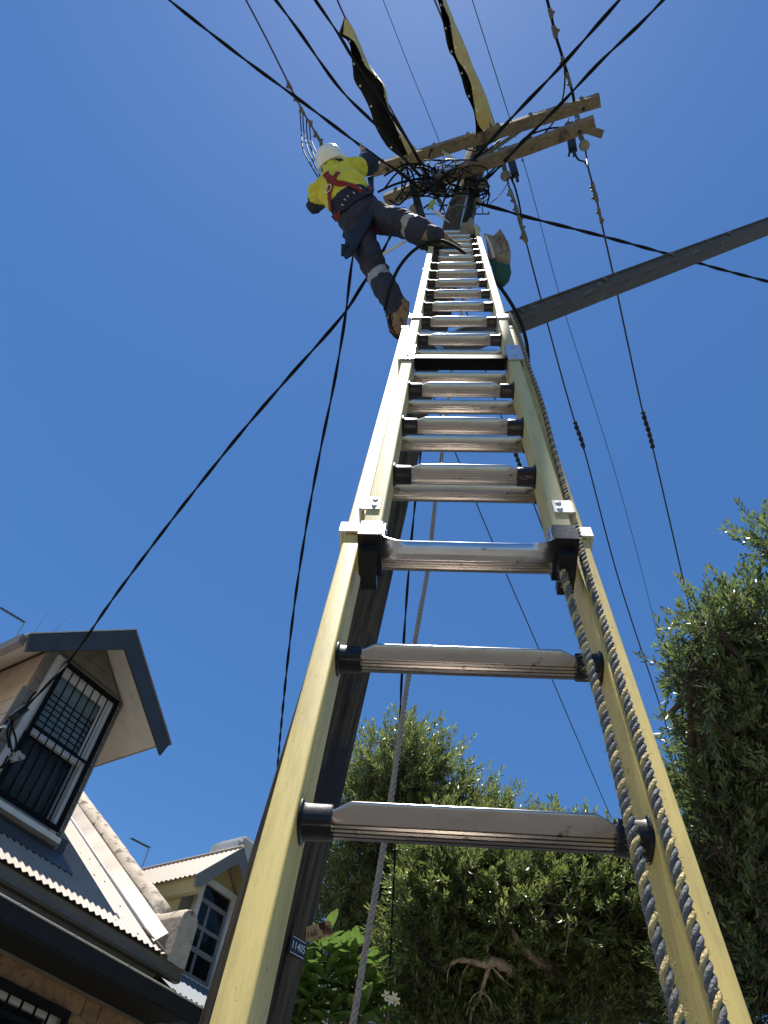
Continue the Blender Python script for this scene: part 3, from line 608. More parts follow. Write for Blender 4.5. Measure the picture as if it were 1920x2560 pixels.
wire('overhead wire descending from the outer right insulator to the right tree', [(1464,378,6.98),(1472,425,8.3,Z),(1490,492,8.25,Z),(1508,575,8.2,Z),(1536,700,8.1,Z),(1572,870,8.0,Z),(1607,1030,7.95,Z),(1632,1120,7.9,Z),(1700,1415,7.7,Z),(1760,1680,7.6,Z)], .008, 'wire', clamps=[(1484,460,1.2),(1488,470,1.1),(1492,492,1.4),(1500,530,1.1),(1503,545,1.1)], grip=[((1608,1030),(1630,1115))])
wire('overhead wire descending from the inner insulator past the right rail', [(1268,446,7.15),(1275,475,8.2,Z),(1288,510,8.15,Z),(1302,562,8.1,Z),(1314,600,8.05,Z),(1345,720,8.0,Z),(1400,925,7.9,Z),(1437,1055,7.85,Z),(1466,1145,7.8,Z),(1550,1460,7.6,Z),(1655,1780,7.5,Z),(1720,2000,7.4,Z)], .008, 'wire', clamps=[(1276,485,1.4),(1286,500,1.1),(1290,520,1.2),(1299,548,1.2),(1303,570,1.2),(1312,592,1.6)], grip=[((1437,1055),(1463,1130))])
wire('hair-thin wire falling between the two clamped wires on the right', [(1307,400,9.6,Z),(1330,480,9.5,Z),(1400,742,9.3,Z),(1470,965,9.2,Z),(1540,1190,9.1,Z),(1610,1450,9.0,Z),(1665,1680,8.9,Z)], .0035, 'wire', clamps=[(1308,402,.6)])
# service drops
def on_house(x, y, D):
    d = ray(x, y); return EYE + d * ((D - SY @ EYE) / (SY @ d))
def depth_of(p): return float((C2W.T @ (np.asarray(p) - EYE))[2])
dh = depth_of(on_house(42, 1790, 7.05))
wire('black twisted service cable sweeping down to the barred dormer', [(1010,520,6.7),(955,632,6.3),(900,722,6.15),(850,797,6.1),(720,945,6.2),(600,1085,6.4),(480,1235,6.7),(380,1365,7.0),(280,1500,7.4),(190,1630,7.8),(120,1710,dh*.97),(52,1780,dh)], .0115, 'cable', .8, name='service_cable', cat='cable')
dh2 = depth_of(on_house(690, 1960, 6.6))
wire('black twisted cable hanging steeply left of the ladder', [(900,560,6.4),(880,655,6.35),(862,800,6.3),(835,960,6.35),(800,1130,6.5),(765,1320,6.8),(735,1520,7.2),(710,1740,7.8),(690,1960,dh2),(676,2140,dh2*1.03)], .0105, 'cable', .8, name='service_cable', cat='cable')
wire('black twisted cable beside the pale hanging rope behind the ladder', [(1130,560,6.9),(1105,720,6.5),(1080,900,6.2),(1052,1130,6.0),(1024,1400,6.0),(1004,1700,6.3),(994,1980,6.8),(980,2300,7.6),(972,2480,8.2)], .009, 'cable', .8, name='service_cable', cat='cable')
wire('thin wire slanting through the lower rungs towards the middle tree', [(1052,905,7.6,Z),(1086,997,7.5,Z),(1120,1087,7.45,Z),(1172,1213,7.4,Z),(1260,1422,7.3,Z),(1380,1698,7.2,Z),(1527,2042,7.1,Z),(1600,2200,7.0,Z)], .006, 'wire')
wire('thin wire with a wrapped grip seen between the rungs', [(1140,690,8.0,Z),(1166,780,7.95,Z),(1205,900,7.9,Z),(1240,1005,7.85,Z),(1285,1125,7.8,Z),(1303,1175,7.8,Z),(1357,1322,7.7,Z),(1420,1490,7.6,Z)], .007, 'wire', grip=[((1284,1120),(1302,1172))])
wire('slack black cable arching over the ladder head and hanging down its right', [(962,775,4.7),(975,720,4.72),(1000,665,4.74),(1040,622,4.74),(1090,602,4.72),(1130,612,4.7),(1180,648,4.6),(1240,705,4.5),(1290,780,4.45),(1315,850,4.4),(1322,920,4.4),(1326,960,4.8)], .0105, 'cable', name='slack_cable', cat='cable', n=12)
wire('pale cable end curling under the crouched thigh', [(950,640,6.3),(980,622,6.25),(1010,605,6.2),(1030,585,6.3)], .012, 'bracket', name='slack_cable', cat='cable')
wire('thin pale wire hooking from the pole to the right insulator chain', [(1218,515,7.0),(1245,492,7.1),(1265,465,7.15),(1272,445,7.15)], .004, 'wire', name='tie_wire', cat='wire')
# jumper loops round the pole head
J = [([(1080,480,7.0),(1072,430,7.2),(1074,385,7.5),(1090,362,7.6),(1130,362,7.6),(1170,374,7.6),(1215,382,7.6)], 'jumper cable arching over between the crossarms'),
     ([(960,440,7.0),(985,425,7.0),(1010,412,7.0),(1050,410,7.0),(1090,425,7.0)], 'upper jumper loop right of the elbow'),
     ([(962,470,6.9),(990,435,7.0),(1020,420,7.0),(1035,460,6.9),(1000,510,6.8),(972,500,6.8)], 'closed jumper loop right of the elbow'),
     ([(945,480,6.8),(990,460,6.9),(1040,448,7.0),(1085,445,7.0)], 'thick jumper cable from the hip to the junction box'),
     ([(1000,405,7.1),(1020,430,7.0),(1028,470,7.0),(1040,480,6.9)], 'short jumper dropping beside the first cover'),
     ([(1015,395,7.2),(1018,430,7.0),(1010,470,6.9),(990,500,6.8)], 'jumper dropping towards the thigh'),
     ([(1098,470,7.0),(1130,490,6.9),(1160,470,7.0),(1200,420,7.3),(1255,372,7.4),(1275,368,7.4)], 'jumper from the boxes to the inner fuse holder'),
     ([(1275,440,7.05),(1288,470,6.95),(1300,520,6.9),(1304,560,6.9),(1308,600,6.9)], 'jumper hanging beside the inner clamped wire'),
     ([(1434,375,6.85),(1445,398,6.9),(1462,405,6.95),(1470,420,6.95)], 'jumper joining the outer fuse holder to its wire'),
     ([(1415,318,7.2),(1370,322,7.3),(1320,340,7.4),(1290,365,7.4)], 'jumper lying along the lower crossarm'),
     ([(1410,155,7.6),(1412,200,7.5),(1405,250,7.4),(1380,310,7.3),(1330,360,7.2),(1240,410,7.2)], 'paired jumper falling from the outer wire to the pole'),
     ([(1440,275,7.55),(1420,285,7.5),(1420,305,7.3)], 'short jumper beside the upper right insulator'),
     ([(1110,500,6.9),(1120,470,7.0),(1145,440,7.1),(1180,400,7.3),(1220,375,7.4),(1250,350,7.6)], 'jumper climbing the pole to the second cover'),
     ([(1060,520,6.8),(1085,500,6.9),(1110,470,7.0),(1125,455,7.0)], 'jumper under the junction box'),
     ([(1095,540,6.8),(1105,515,6.8),(1115,490,6.9),(1130,470,7.0)], 'jumper beside the lime tag'),
     ([(1140,500,6.9),(1175,480,6.9),(1215,440,7.1),(1260,400,7.2)], 'jumper sweeping right below the lower crossarm')]
for k, (pts, lb) in enumerate(J):
    wire(lb, pts, .011 if 'thick' in lb else .0085, 'cable', name='jumper_cable', cat='cable', group='jumper cables round the pole head', n=8)

tg = root_at('cable_tangle', at(1110,470,7.0), 'dense tangle of thin dark leads looped where the crossarms meet the pole', 'cable')
for k in range(58):
    x, y = 1112 + rnd.gauss(0, 46), 462 + rnd.gauss(0, 26); d0 = 6.95 + rnd.uniform(-.15,.15); pts = []
    an = rnd.uniform(0, 6.3); r0 = rnd.uniform(14, 46)
    for q in range(rnd.choice((4,5,6))):
        an += rnd.uniform(.5, 1.3)*rnd.choice((1,1,-1)); x += r0*math.cos(an); y += r0*.62*math.sin(an); x = min(1222, max(1005, x)); pts.append((x, min(535, max(400, y)), d0 + rnd.uniform(-.1,.1)))
    mb = MB(); mb.tube(spline([at(*p) for p in pts], 7), rnd.choice((.0045,.006,.0075)), 6); mb.build('loop', M['cable'] if rnd.random() < .8 else M['fitting'], tg, smooth=True)
# ------------------------------------------------------------------ rubber line covers draped on the wires
def cover(label, ridge, flap_l, flap_r, z, drop):
    # ridge on the wire at height z; both flaps hang from it, drop metres lower
    def rs(P, n=36):
        P = np.array([p for p in spline([np.array([*q, 0.]) for q in P], 8)]); L = np.r_[0, np.cumsum(np.linalg.norm(np.diff(P, axis=0), axis=1))]; t = np.linspace(0, L[-1], n)
        return np.stack([np.interp(t, L, P[:,0]), np.interp(t, L, P[:,1])], 1)
    R_, A_, B_ = rs(ridge), rs(flap_r), rs(flap_l); n = len(R_)
    rows = []
    for i in range(n):
        wob = .015*math.sin(i*.8)
        r = hz(*R_[i], z + .012); a = hz(*A_[i], z - drop*(.9+.1*math.sin(i*.5))); b = hz(*B_[i], z - drop*(.75+.1*math.sin(i*.63+1)))
        am = (r*.45 + a*.55) + np.array([0,0,-.015+wob]); bm_ = (r*.5 + b*.5) + np.array([0,0,.03-wob])
        rows.append([a, am, r*.9+a*.1, r, r*.88+b*.12, bm_, b])
    G = np.array(rows); m = G.shape[1]
    du = np.gradient(G, axis=0); dv = np.gradient(G, axis=1); N = np.cross(du, dv); N /= np.linalg.norm(N, axis=2)[...,None]
    G = G + N*(.003*np.sin(np.arange(n)*1.9)*np.sin(np.arange(n)*.7+1))[:,None,None]*np.array([1,.6,.1,0,.1,.6,1])[None,:,None]
    th = .006; v1 = G + N*th/2; v2 = G - N*th/2
    mb = MB(); vs = list(v1.reshape(-1,3)) + list(v2.reshape(-1,3)); o2 = n*m; f1 = []; f2 = []; fe = []
    for i in range(n-1):
        for j in range(m-1):
            a, b, c, d = i*m+j, i*m+j+1, (i+1)*m+j+1, (i+1)*m+j
            f1.append((a,d,c,b)); f2.append((o2+a,o2+b,o2+c,o2+d))
        for j in (0, m-1): fe.append((i*m+j, (i+1)*m+j, o2+(i+1)*m+j, o2+i*m+j))
    for i in (0, n-1):
        for j in range(m-1): fe.append((i*m+j, i*m+j+1, o2+i*m+j+1, o2+i*m+j))
    up = N[n//2, 3][2]
    # outer (upper) face is yellow, inner (lower) face is black
    mb.add(vs, f1, 0 if up > 0 else 1); b0 = len(mb.v)
    base = 0
    for f in f2: mb.f.append(list(f)); mb.m.append(1 if up > 0 else 0)
    for f in fe: mb.f.append(list(f)); mb.m.append(1)
    o = tag(mb.build('line_cover', [M['cover_yellow'], M['cover_black']], smooth=True, auto=60), label, 'cover', 'rubber covers on the overhead wires')
    for i in range(3, n-2, 5):
        for j, sgn in ((0, 1), (m-1, 1)):
            c = G[i, j] + (G[i, 3] - G[i, j])*.10; nn = N[i, j]
            mb = MB(); mb.lathe(c - nn*.010, nn, [(.006,0),(.011,.002),(.011,.018),(.006,.020)], 8); mb.build('stud', M['stud'], o)
cover('yellow and black rubber cover draped on the wire nearest the worker',
      [(862,38),(885,75),(905,120),(922,160),(940,185),(962,215),(968,240),(975,275),(1000,330),(1040,370),(1060,408)],
      [(846,86),(872,105),(880,150),(886,200),(905,232),(920,262),(930,290),(945,330),(970,368),(1000,392),(1040,420)],
      [(858,86),(885,104),(902,140),(915,168),(938,190),(956,210),(962,240),(972,275),(992,325),(1010,365),(1030,412)], 9.5, .16)
cover('yellow and black rubber cover draped on the wire directly above the pole',
      [(1108,-20),(1125,25),(1145,75),(1165,120),(1182,165),(1200,205),(1215,240),(1228,280),(1242,325),(1248,345)],
      [(1083,-20),(1098,10),(1108,60),(1122,125),(1138,150),(1155,200),(1165,235),(1185,280),(1190,330),(1190,385)],
      [(1100,-20),(1110,15),(1125,55),(1132,105),(1143,148),(1165,180),(1178,215),(1185,260),(1195,310),(1222,345)], 9.5, .16)

# ------------------------------------------------------------------ bits lodged at the ladder head
b = root_at('tool_sack', at(1248,640,6.1), 'grey canvas sack with a green lower half hanging right of the ladder head', 'sack')
def blob_loft(mb, rings): mb.loft([[at(*p) for p in r] for r in rings])
def sack(mb, pts, jag=0.):
    secs = []
    for (x, y, d, w, dp, tilt) in pts:
        c = at(x, y, d); px = d/FPX; v = unit(ray(x, y)); rx = unit(C2W @ np.array([math.cos(tilt), math.sin(tilt), 0])); rx = unit(rx - v*(rx@v))
        secs.append([c + rx*w*px*math.cos(t)*(1+.05*math.sin(3*t+x)) + v*dp*math.sin(t) for t in (2*math.pi*k/18 for k in range(18))])
    mb.loft(secs)
mb = MB(); sack(mb, [(1233,588,6.3,26,.07,-.2),(1240,596,6.3,30,.10,-.2),(1246,625,6.2,31,.12,-.25),(1249,655,6.15,29,.12,-.3)]); mb.build('canvas_body', M['canvas'], b, smooth=True)
mb = MB(); sack(mb, [(1249,655,6.15,29.5,.12,-.3),(1253,675,6.1,26,.11,-.3),(1254,698,6.05,20,.09,-.3),(1250,716,6.0,9,.05,-.3)]); mb.build('green_base', M['green_cloth'], b, smooth=True)
mb = MB(); q = [at(1232,592,6.22), at(1251,572,6.15), at(1262,590,6.1), at(1276,630,6.08), at(1258,640,6.08), at(1256,612,6.12)]; v = unit(ray(1250,600))*.012
mb.loft([[p for p in q],[p + v for p in q]]); mb.build('flap', M['canvas'], b)
mb = MB(); mb.tube(spline([at(1212,590,6.0), at(1220,602,6.02), at(1228,622,6.03), at(1234,645,6.05)], 6), .012, 6); mb.build('strap', M['white_cloth'], b, smooth=True)
o = MB()
secs = []
for k in range(9):
    t = k/8; c = at(1150+36*t, 575+10*math.sin(t*5)+8*t, 5.78); R_ = .035+.022*math.sin(t*3.1)+.008*math.sin(9*t)
    u = unit(at(1160,610,5.78)-at(1160,570,5.78)); v = unit(ray(1160,590))
    secs.append([c + u*R_*1.7*math.cos(a)*(1+.15*math.sin(3*a+k)) + v*R_*math.sin(a)*(1+.15*math.cos(2*a+k*2)) for a in (2*math.pi*j/14 for j in range(14))])
o.loft(secs); tag(o.build('pole_pad', M['canvas'], smooth=True), 'crumpled pale canvas pad wedged between ladder head and pole', 'pad')
mb = MB(); q = [at(1076,523,6.4), at(1098,528,6.35), at(1112,545,6.3), at(1128,560,6.25), at(1108,548,6.35), at(1090,536,6.4)]; v = unit(ray(1100,540))*.006
mb.loft([q, [p+v for p in q]]); tag(mb.build('cloth_strip', M['white_cloth']), 'white triangular cloth strip lying below the lime tag', 'cloth')
mb = MB(); q = [at(1076,502,6.5), at(1090,498,6.5), at(1080,522,6.4), at(1066,526,6.4)]; v = unit(ray(1078,510))*.02; mb.loft([q, [p+v for p in q]]); tag(mb.build('lime_tag', M['lime']), 'small lime yellow tag beside the pole below the junction box', 'tag')

# ------------------------------------------------------------------ line worker
def J3(x, y, d): return at(x, y, d - .36)
jt = dict(pelvis=J3(908,556,5.84), waist=J3(888,522,5.92), chest=J3(858,474,6.04), upper=J3(840,447,6.10), neck=J3(828,430,6.17), head=J3(830,414,6.22),
          lsh=J3(797,477,6.08), lel=J3(786,514,6.18), lwr=J3(815,502,6.42), rsh=J3(874,424,6.14), rel=J3(928,412,6.26), rwr=J3(912,388,6.55),
          lhip=J3(892,576,5.80), lkn=J3(944,684,5.46), lan=J3(996,778,5.17), ltoe=J3(1007,822,5.08),
          rhip=J3(935,542,5.86), rkn=J3(1022,564,5.50), ran=J3(1090,600,5.26), rtoe=J3(1150,618,5.24))
sv = unit(jt['rsh'] - jt['lsh'])
U_ = MB(); SEG = []
def limb(a, b, ra, rb, reg, mid=None, n=7, sag=0.):
    A, B = np.asarray(a, float), np.asarray(b, float); pts = []; rs = []
    for k in range(n):
        t = k/(n-1); pts.append(A+(B-A)*t); r = ra+(rb-ra)*t
        if mid: r += mid*math.sin(math.pi*t)
        rs.append(r)
    U_.tube(pts, rs, 14); U_.ball(A, ra*.98, 12, 8); U_.ball(B, rb*.98, 12, 8); SEG.append((A, B, ra, rb, reg))
def torso(names, ws, ds, reg):
    P = [jt[n] if isinstance(n, str) else n for n in names]; secs = []
    for i, p in enumerate(P):
        t = unit(P[min(i+1,len(P)-1)] - P[max(i-1,0)]); s = unit(sv - t*(sv@t)); f = np.cross(t, s)
        secs.append([p + s*ws[i]*math.cos(a) + f*ds[i]*math.sin(a) for a in (2*math.pi*k/20 for k in range(20))])
    U_.loft(secs)
pelv_low = jt['pelvis'] + (jt['pelvis']-jt['waist'])*.6
torso([pelv_low, 'pelvis', 'waist', (jt['waist']+jt['chest'])/2, 'chest', 'upper', 'neck'], [.10,.165,.155,.165,.185,.15,.06], [.09,.125,.115,.12,.125,.10,.06], 'torso')
for a, b, r, g in (('pelvis','waist',.13,'pelvis'),('waist','chest',.14,'back'),('chest','upper',.14,'shoulder'),('upper','neck',.10,'shoulder')):
    SEG.append((jt[a], jt[b], r, r, g))
limb(jt['lsh'], jt['lel'], .075, .058, 'uarm'); limb(jt['lel'], jt['lwr'], .056, .040, 'farm')
limb(jt['rsh'], jt['rel'], .082, .062, 'uarm'); limb(jt['rel'], jt['rwr'], .058, .040, 'farm')
limb(jt['upper'], jt['lsh'], .085, .078, 'shoulder'); limb(jt['upper'], jt['rsh'], .085, .082, 'shoulder')
limb(jt['neck'], jt['head'], .055, .055, 'neck')
limb(jt['lhip'], jt['lkn'], .108, .080, 'thigh'); limb(jt['lkn'], jt['lan'], .080, .062, 'shin', .008)
limb(jt['rhip'], jt['rkn'], .112, .086, 'thigh'); limb(jt['rkn'], jt['ran'], .086, .066, 'shin', .008)
limb(jt['pelvis'], jt['lhip'], .12, .11, 'pelvis'); limb(jt['pelvis'], jt['rhip'], .12, .11, 'pelvis')
U_.ball(jt['lan'] + (jt['lkn']-jt['lan'])*.05, .074, 12, 8); U_.ball(jt['ran'] + (jt['rkn']-jt['ran'])*.05, .076, 12, 8)
for wr, el in (('lwr','lel'), ('rwr','rel')):                    # hands: palm, four fingers, thumb
    d = unit(jt[wr]-jt[el]); s = unit(np.cross(d, sv)); t = np.cross(s, d); p0 = jt[wr]
    U_.obox(p0 + d*.05, d*.045, s*.040, t*.016); SEG.append((p0+d*.02, p0+d*.10, .045, .04, 'hand'))
    for k in range(4):
        b_ = p0 + d*.09 + s*(-.032+.021*k); ln = (.07,.08,.076,.06)[k]
        U_.tube([b_ - d*.01, b_ + d*ln*.5 + t*.008, b_ + d*ln*.85 + t*.035], [.0105,.0098,.008], 7)
    U_.tube([p0 + d*.025 - s*.035, p0 + d*.06 - s*.068, p0 + d*.095 - s*.070 + t*.02], [.013,.012,.009], 7)
tmp = U_.build('worker_tmp', M['navy'])
md = tmp.modifiers.new('r', 'REMESH'); md.mode = 'VOXEL'; md.voxel_size = .0115
md = tmp.modifiers.new('s', 'SMOOTH'); md.factor = .6; md.iterations = 5
dg = bpy.context.evaluated_depsgraph_get(); me = bpy.data.meshes.new_from_object(tmp.evaluated_get(dg))
nv = len(me.vertices); co = np.empty(nv*3); me.vertices.foreach_get('co', co); co = co.reshape(-1,3); no = np.empty(nv*3); me.vertex_normals.foreach_get('vector', no); no = no.reshape(-1,3)
BF = [tuple(p.vertices) for p in me.polygons]
bpy.data.objects.remove(tmp)
def seg_of(P):
    bq = np.full(len(P), 9.0); bi = np.zeros(len(P), int); bt = np.zeros(len(P))
    for i, (a, b, ra, rb, g) in enumerate(SEG):
        d = b-a; t = np.clip(((P-a)@d)/(d@d), 0, 1); q = np.linalg.norm(P-(a+t[:,None]*d), axis=1) - (ra+(rb-ra)*t)
        w_ = q < bq; bq[w_] = q[w_]; bi[w_] = i; bt[w_] = t[w_]
    return list(zip(bq, bi, bt))
info = seg_of(co)
for i in range(nv):                                              # cloth folds
    q, k, t = info[i]; a, b, ra, rb, g = SEG[k]; p = co[i]; d = unit(b-a)
    if g in ('hand','neck'): continue
    s1 = (p-a)@d; e1_ = unit(np.cross(d, (.3,.2,.9))); e2_ = np.cross(d, e1_); an = math.atan2((p-a)@e1_, (p-a)@e2_)
    jn = math.exp(-((1-t)/.25)**2) + math.exp(-(t/.25)**2)
    f1 = mnoise.noise(Vector((s1*26 + math.sin(an)*1.6, math.cos(an)*1.3 + k*5.1, math.sin(an)*1.3)))
    f2 = mnoise.noise(Vector((p[0]*30, p[1]*30, p[2]*30))); f3 = mnoise.noise(Vector((p[0]*9+3, p[1]*9, p[2]*9)))
    co[i] = p + no[i]*(.014*(.5+.6*jn)*(abs(f1)**.8*math.copysign(1, f1)) + .004*f2 + .010*f3)
wk = root_at('person', jt['ran'] - np.array([0,0,.08]), 'worker in white helmet, yellow and navy shirt and red harness leaning from the ladder', 'person')
mb = MB(); mb.v = list(co); mb.f = [list(f) for f in BF]; mats = [M['trouser'], M['navy'], M['hivis'], M['reflective'], M['skin']]
FC = np.array([co[list(f)].mean(0) for f in BF])
for q, k, t in seg_of(FC):
    g = SEG[k][4]; m = 0
    if g == 'thigh': m = 0
    elif g == 'shin': m = 3 if (.06 < t < .24) else 0
    elif g == 'pelvis': m = 1 if (t > .75 and SEG[k][1] is jt['waist']) else 0
    elif g == 'back': m = 2 if t > .42 else 1
    elif g == 'shoulder': m = 2
    elif g == 'uarm': m = 2 if t < .55 else 1
    elif g == 'farm': m = 3 if .72 < t < .84 else 1
    elif g in ('hand', 'neck'): m = 4
    mb.m.append(m)
body = mb.build('body', mats, wk, smooth=True)
bvh = BVHTree.FromPolygons([Vector(v) for v in co], [tuple(f) for f in BF])
def surf(x, y, off=.006):
    d = unit(ray(x, y)); h = bvh.ray_cast(Vector(EYE), Vector(d))
    if h[0] is None:
        nr = bvh.find_nearest(Vector(at(x, y, 6.0))); h = nr
    return np.array(h[0]) + np.array(h[1])*off, np.array(h[1])
def strap(pts, wd, name, mat, parent, off=.006, th=.004):
    P = [(x, y) for x, y, _ in spline([np.array([*p, 0.]) for p in pts], 6)]; S = [surf(*p, off) for p in P]
    C = np.array([s[0] for s in S]); Nn = np.array([s[1] for s in S])
    C[1:-1] = (C[:-2] + C[1:-1]*2 + C[2:])/4
    T = np.gradient(C, axis=0); secs = []
    for i in range(len(C)):
        t = unit(T[i]); s = unit(np.cross(t, Nn[i])); nn = np.cross(s, t)
        secs.append([C[i]-s*wd/2, C[i]+s*wd/2, C[i]+s*wd/2+nn*th, C[i]-s*wd/2+nn*th])
    mb = MB(); mb.loft(secs); return mb.build(name, mat, parent)
hs = strap([(812,436),(826,446),(842,458),(868,462),(890,470),(905,482)], .042, 'harness', M['harness'], body)
strap([(846,432),(836,446),(829,462),(825,480),(826,505),(829,528)], .036, 'shoulder_strap', M['harness'], hs)
strap([(817,432),(822,448),(829,462)], .04, 'shoulder_strap', M['harness'], hs)
strap([(838,545),(852,530),(872,512),(892,498),(912,488),(930,482)], .05, 'belt', M['navy'], hs, .010, .008)
strap([(843,545),(850,535),(857,528)], .045, 'belt_pad', M['harness'], hs, .020)
strap([(918,478),(928,476),(936,480)], .03, 'belt_pad', M['harness'], hs, .018)
strap([(940,570),(968,598),(975,600)], .03, 'leg_strap', M['harness'], hs)
c, nn = surf(824, 472, .02); mb = MB()
e1 = unit(np.cross(nn, sv)); e2 = np.cross(nn, e1); mb.tube([c + .032*(e1*math.cos(a)*.6+e2*math.sin(a)) for a in (2*math.pi*k/16 for k in range(17))], .0045, 6, False); mb.build('d_ring', M['galv'], hs, smooth=True)
mb = MB()
for k, (x, y) in enumerate(((870,496),(866,508),(884,488),(862,518),(900,477))):
    c, nn = surf(x, y, .022); e = unit(np.cross(nn, sv)); mb.tube([c - e*.012, c + nn*.010, c + e*.012 + nn*.004], .004, 5)
mb.build('tool_clip', M['galv'], hs, smooth=True)
# tool bag hanging from the belt, and a pouch below it
mb = MB(); secs = []
for x, y, d, w_, dp in ((912,524,5.42,42,.05),(905,552,5.36,42,.06),(895,580,5.30,36,.06),(885,606,5.24,28,.06),(876,630,5.14,20,.06),(872,645,5.10,9,.03)):
    c0 = at(x,y,d); v = unit(ray(x,y)); ax_ = C2W @ np.array([.86,.5,0]); ax_ = unit(ax_-v*(ax_@v))
    secs.append([c0 + ax_*w_*d/FPX*math.cos(t)*(1+.06*math.sin(4*t+x)) + v*dp*math.sin(t) for t in (2*math.pi*k/20 for k in range(20))])
mb.loft(secs); tb = mb.build('tool_bag', M['bag_blue'], body, smooth=True); tb['label'] = 'dark blue cloth tool bag'
mb = MB(); a_ = at(862,610,5.18); rx = unit(C2W @ np.array([1,-.12,0])); ry = unit(C2W @ np.array([.12,1,0])); v = unit(ray(862,620))
for k in range(4): mb.obox(at(862,614+8*k,5.18), rx*.026, ry*.009, v*.02)
mb.obox(at(863,626,5.2), rx*.022, ry*.042, v*.012); mb.build('pouch', M['navy'], tb)
# boots
def boot(an, toe, upv, sole_side, nm='boot'):
    a, t = jt[an], jt[toe]; f = unit(t-a); up_ = unit(upv - f*(upv@f)); s = np.cross(f, up_); mb = MB(); secs = []
    for u_, w_, h0, h1 in ((-.085,.020,-.045,.02),(-.075,.036,-.052,.06),(-.02,.040,-.055,.085),(.04,.042,-.055,.06),(.09,.046,-.055,.03),(.13,.047,-.055,.012),(.165,.036,-.053,.0),(.18,.015,-.05,-.02)):
        ring = []
        for k in range(14):
            th = 2*math.pi*k/14; cz = math.sin(th); ring.append(a + f*u_ + s*w_*math.copysign(abs(math.cos(th))**.7, math.cos(th)) + up_*((h0+h1)/2 + (h1-h0)/2*math.copysign(abs(cz)**.7, cz)))
        secs.append(ring)
    mb.loft(secs); o = mb.build(nm, M['boot'], body, smooth=True)
    mb = MB(); secs = []
    for u_, w_ in ((-.09,.026),(-.07,.040),(0,.043),(.05,.045),(.10,.051),(.14,.050),(.17,.038),(.188,.018)):
        secs.append([a + f*u_ + s*x_*w_ + up_*z_ for x_, z_ in ((-1,-.068),(1,-.068),(1.02,-.050),(-1.02,-.050))])
    mb.loft(secs)
    for k in range(7): mb.obox(a + f*(-.07+.036*k) - up_*.072, f*.010, s*.036, up_*.005)
    mb.build('sole', M['sole'], o)
boot('lan', 'ltoe', unit(C2W@np.array([.75,.25,-.6])), 1)
boot('ran', 'rtoe', unit(C2W@np.array([.25,.9,.25])), 1)
# head, hair, helmet
hax = unit(C2W @ np.array([-.42,.88,-.10])); hc = at(832,415,5.93); hf = unit(unit(ray(820,400)) - hax*(unit(ray(820,400))@hax)); hs_ = np.cross(hax, hf)
mb = MB(); secs = []
for i in range(11):
    t = -math.pi/2 + math.pi*i/10; t = max(-1.5, min(1.5, t))
    secs.append([hc + hax*(.118*math.sin(t)-.02) + math.cos(t)*(hs_*.076*math.cos(p) + hf*.096*math.sin(p)*(1+.06*math.sin(p))) for p in (2*math.pi*k/18 for k in range(18))])
mb.loft(secs); hd = mb.build('head', M['skin'], body, smooth=True)
mb = MB()
mb.loft([[hc + hf*(.090+.0*k) + hax*(z_) + hs_*x_ for x_, z_ in ((-.014,-.055),(.014,-.055),(.006,0),(-.006,0))] if k == 0 else [hc + hf*(.122) + hax*(-.05) + hs_*x_ + hax*z_ for x_, z_ in ((-.01,-.006),(.01,-.006),(.003,.01),(-.003,.01))] for k in range(2)])
mb.build('nose', M['skin'], hd)
for s in (-1, 1):
    mb = MB(); mb.ball(hc + hs_*s*.078 - hax*.03, (.012,.02,.03), 8, 6); mb.build('ear', M['skin'], hd, smooth=True)
    mb = MB(); mb.ball(hc + hf*.088 + hs_*s*.03 - hax*.012, .011, 8, 6); mb.build('eye', M['petal'], hd, smooth=True)
mb = MB(); mb.tube([hc+hf*.088-hax*.085-hs_*.025, hc+hf*.097-hax*.088, hc+hf*.088-hax*.085+hs_*.025], .006, 6); mb.build('mouth', M['harness'], hd, smooth=True)
mb = MB(); secs = []
for i in range(7):
    z_ = -.085 + .02*i; secs.append([hc + hax*z_ + (hs_*.082*math.cos(p) + hf*(.100*math.sin(p)-.006))*(.86+.14*math.sin(math.pi*min(1,i/4))) for p in (math.pi*(1-.08) + (math.pi*1.16)*k/14 for k in range(15))])
mb.loft(secs, closed=False, caps=False); mb.build('hair', M['hair'], hd, smooth=True)
mb = MB(); secs = []; hb = hc + hax*.012
for i, (rr, z_) in enumerate(((1.13,-.004),(1.14,0.0),(1.03,.004),(1.02,.02),(.99,.05),(.92,.08),(.78,.108),(.56,.128),(.30,.138),(.05,.141))):
    ring = []
    for k in range(28):
        p = 2*math.pi*k/28; pk = (.05 if i < 2 else 0.)*max(0, math.sin(p))**3
        rg = 1 + (.020 if i >= 3 else 0)*max(0, math.cos(6*p))**4*(abs(math.cos(p)) < .6)
        ring.append(hb + hax*(z_*1.06) + (hs_*.112*math.cos(p)*rr + hf*(.134*math.sin(p)*rr + pk))*rg)
    secs.append(ring)
mb.loft(secs); hm = mb.build('helmet', M['helmet'], body, smooth=True, auto=50)
mb = MB(); mb.loft([[hb + hax*(.01*k-.03) + (hs_*.094*math.cos(p) + hf*.112*math.sin(p)) for p in (2*math.pi*j/20 for j in range(20))] for k in range(3)], caps=False); mb.build('headband', M['dark_fitting'], hm, smooth=True)

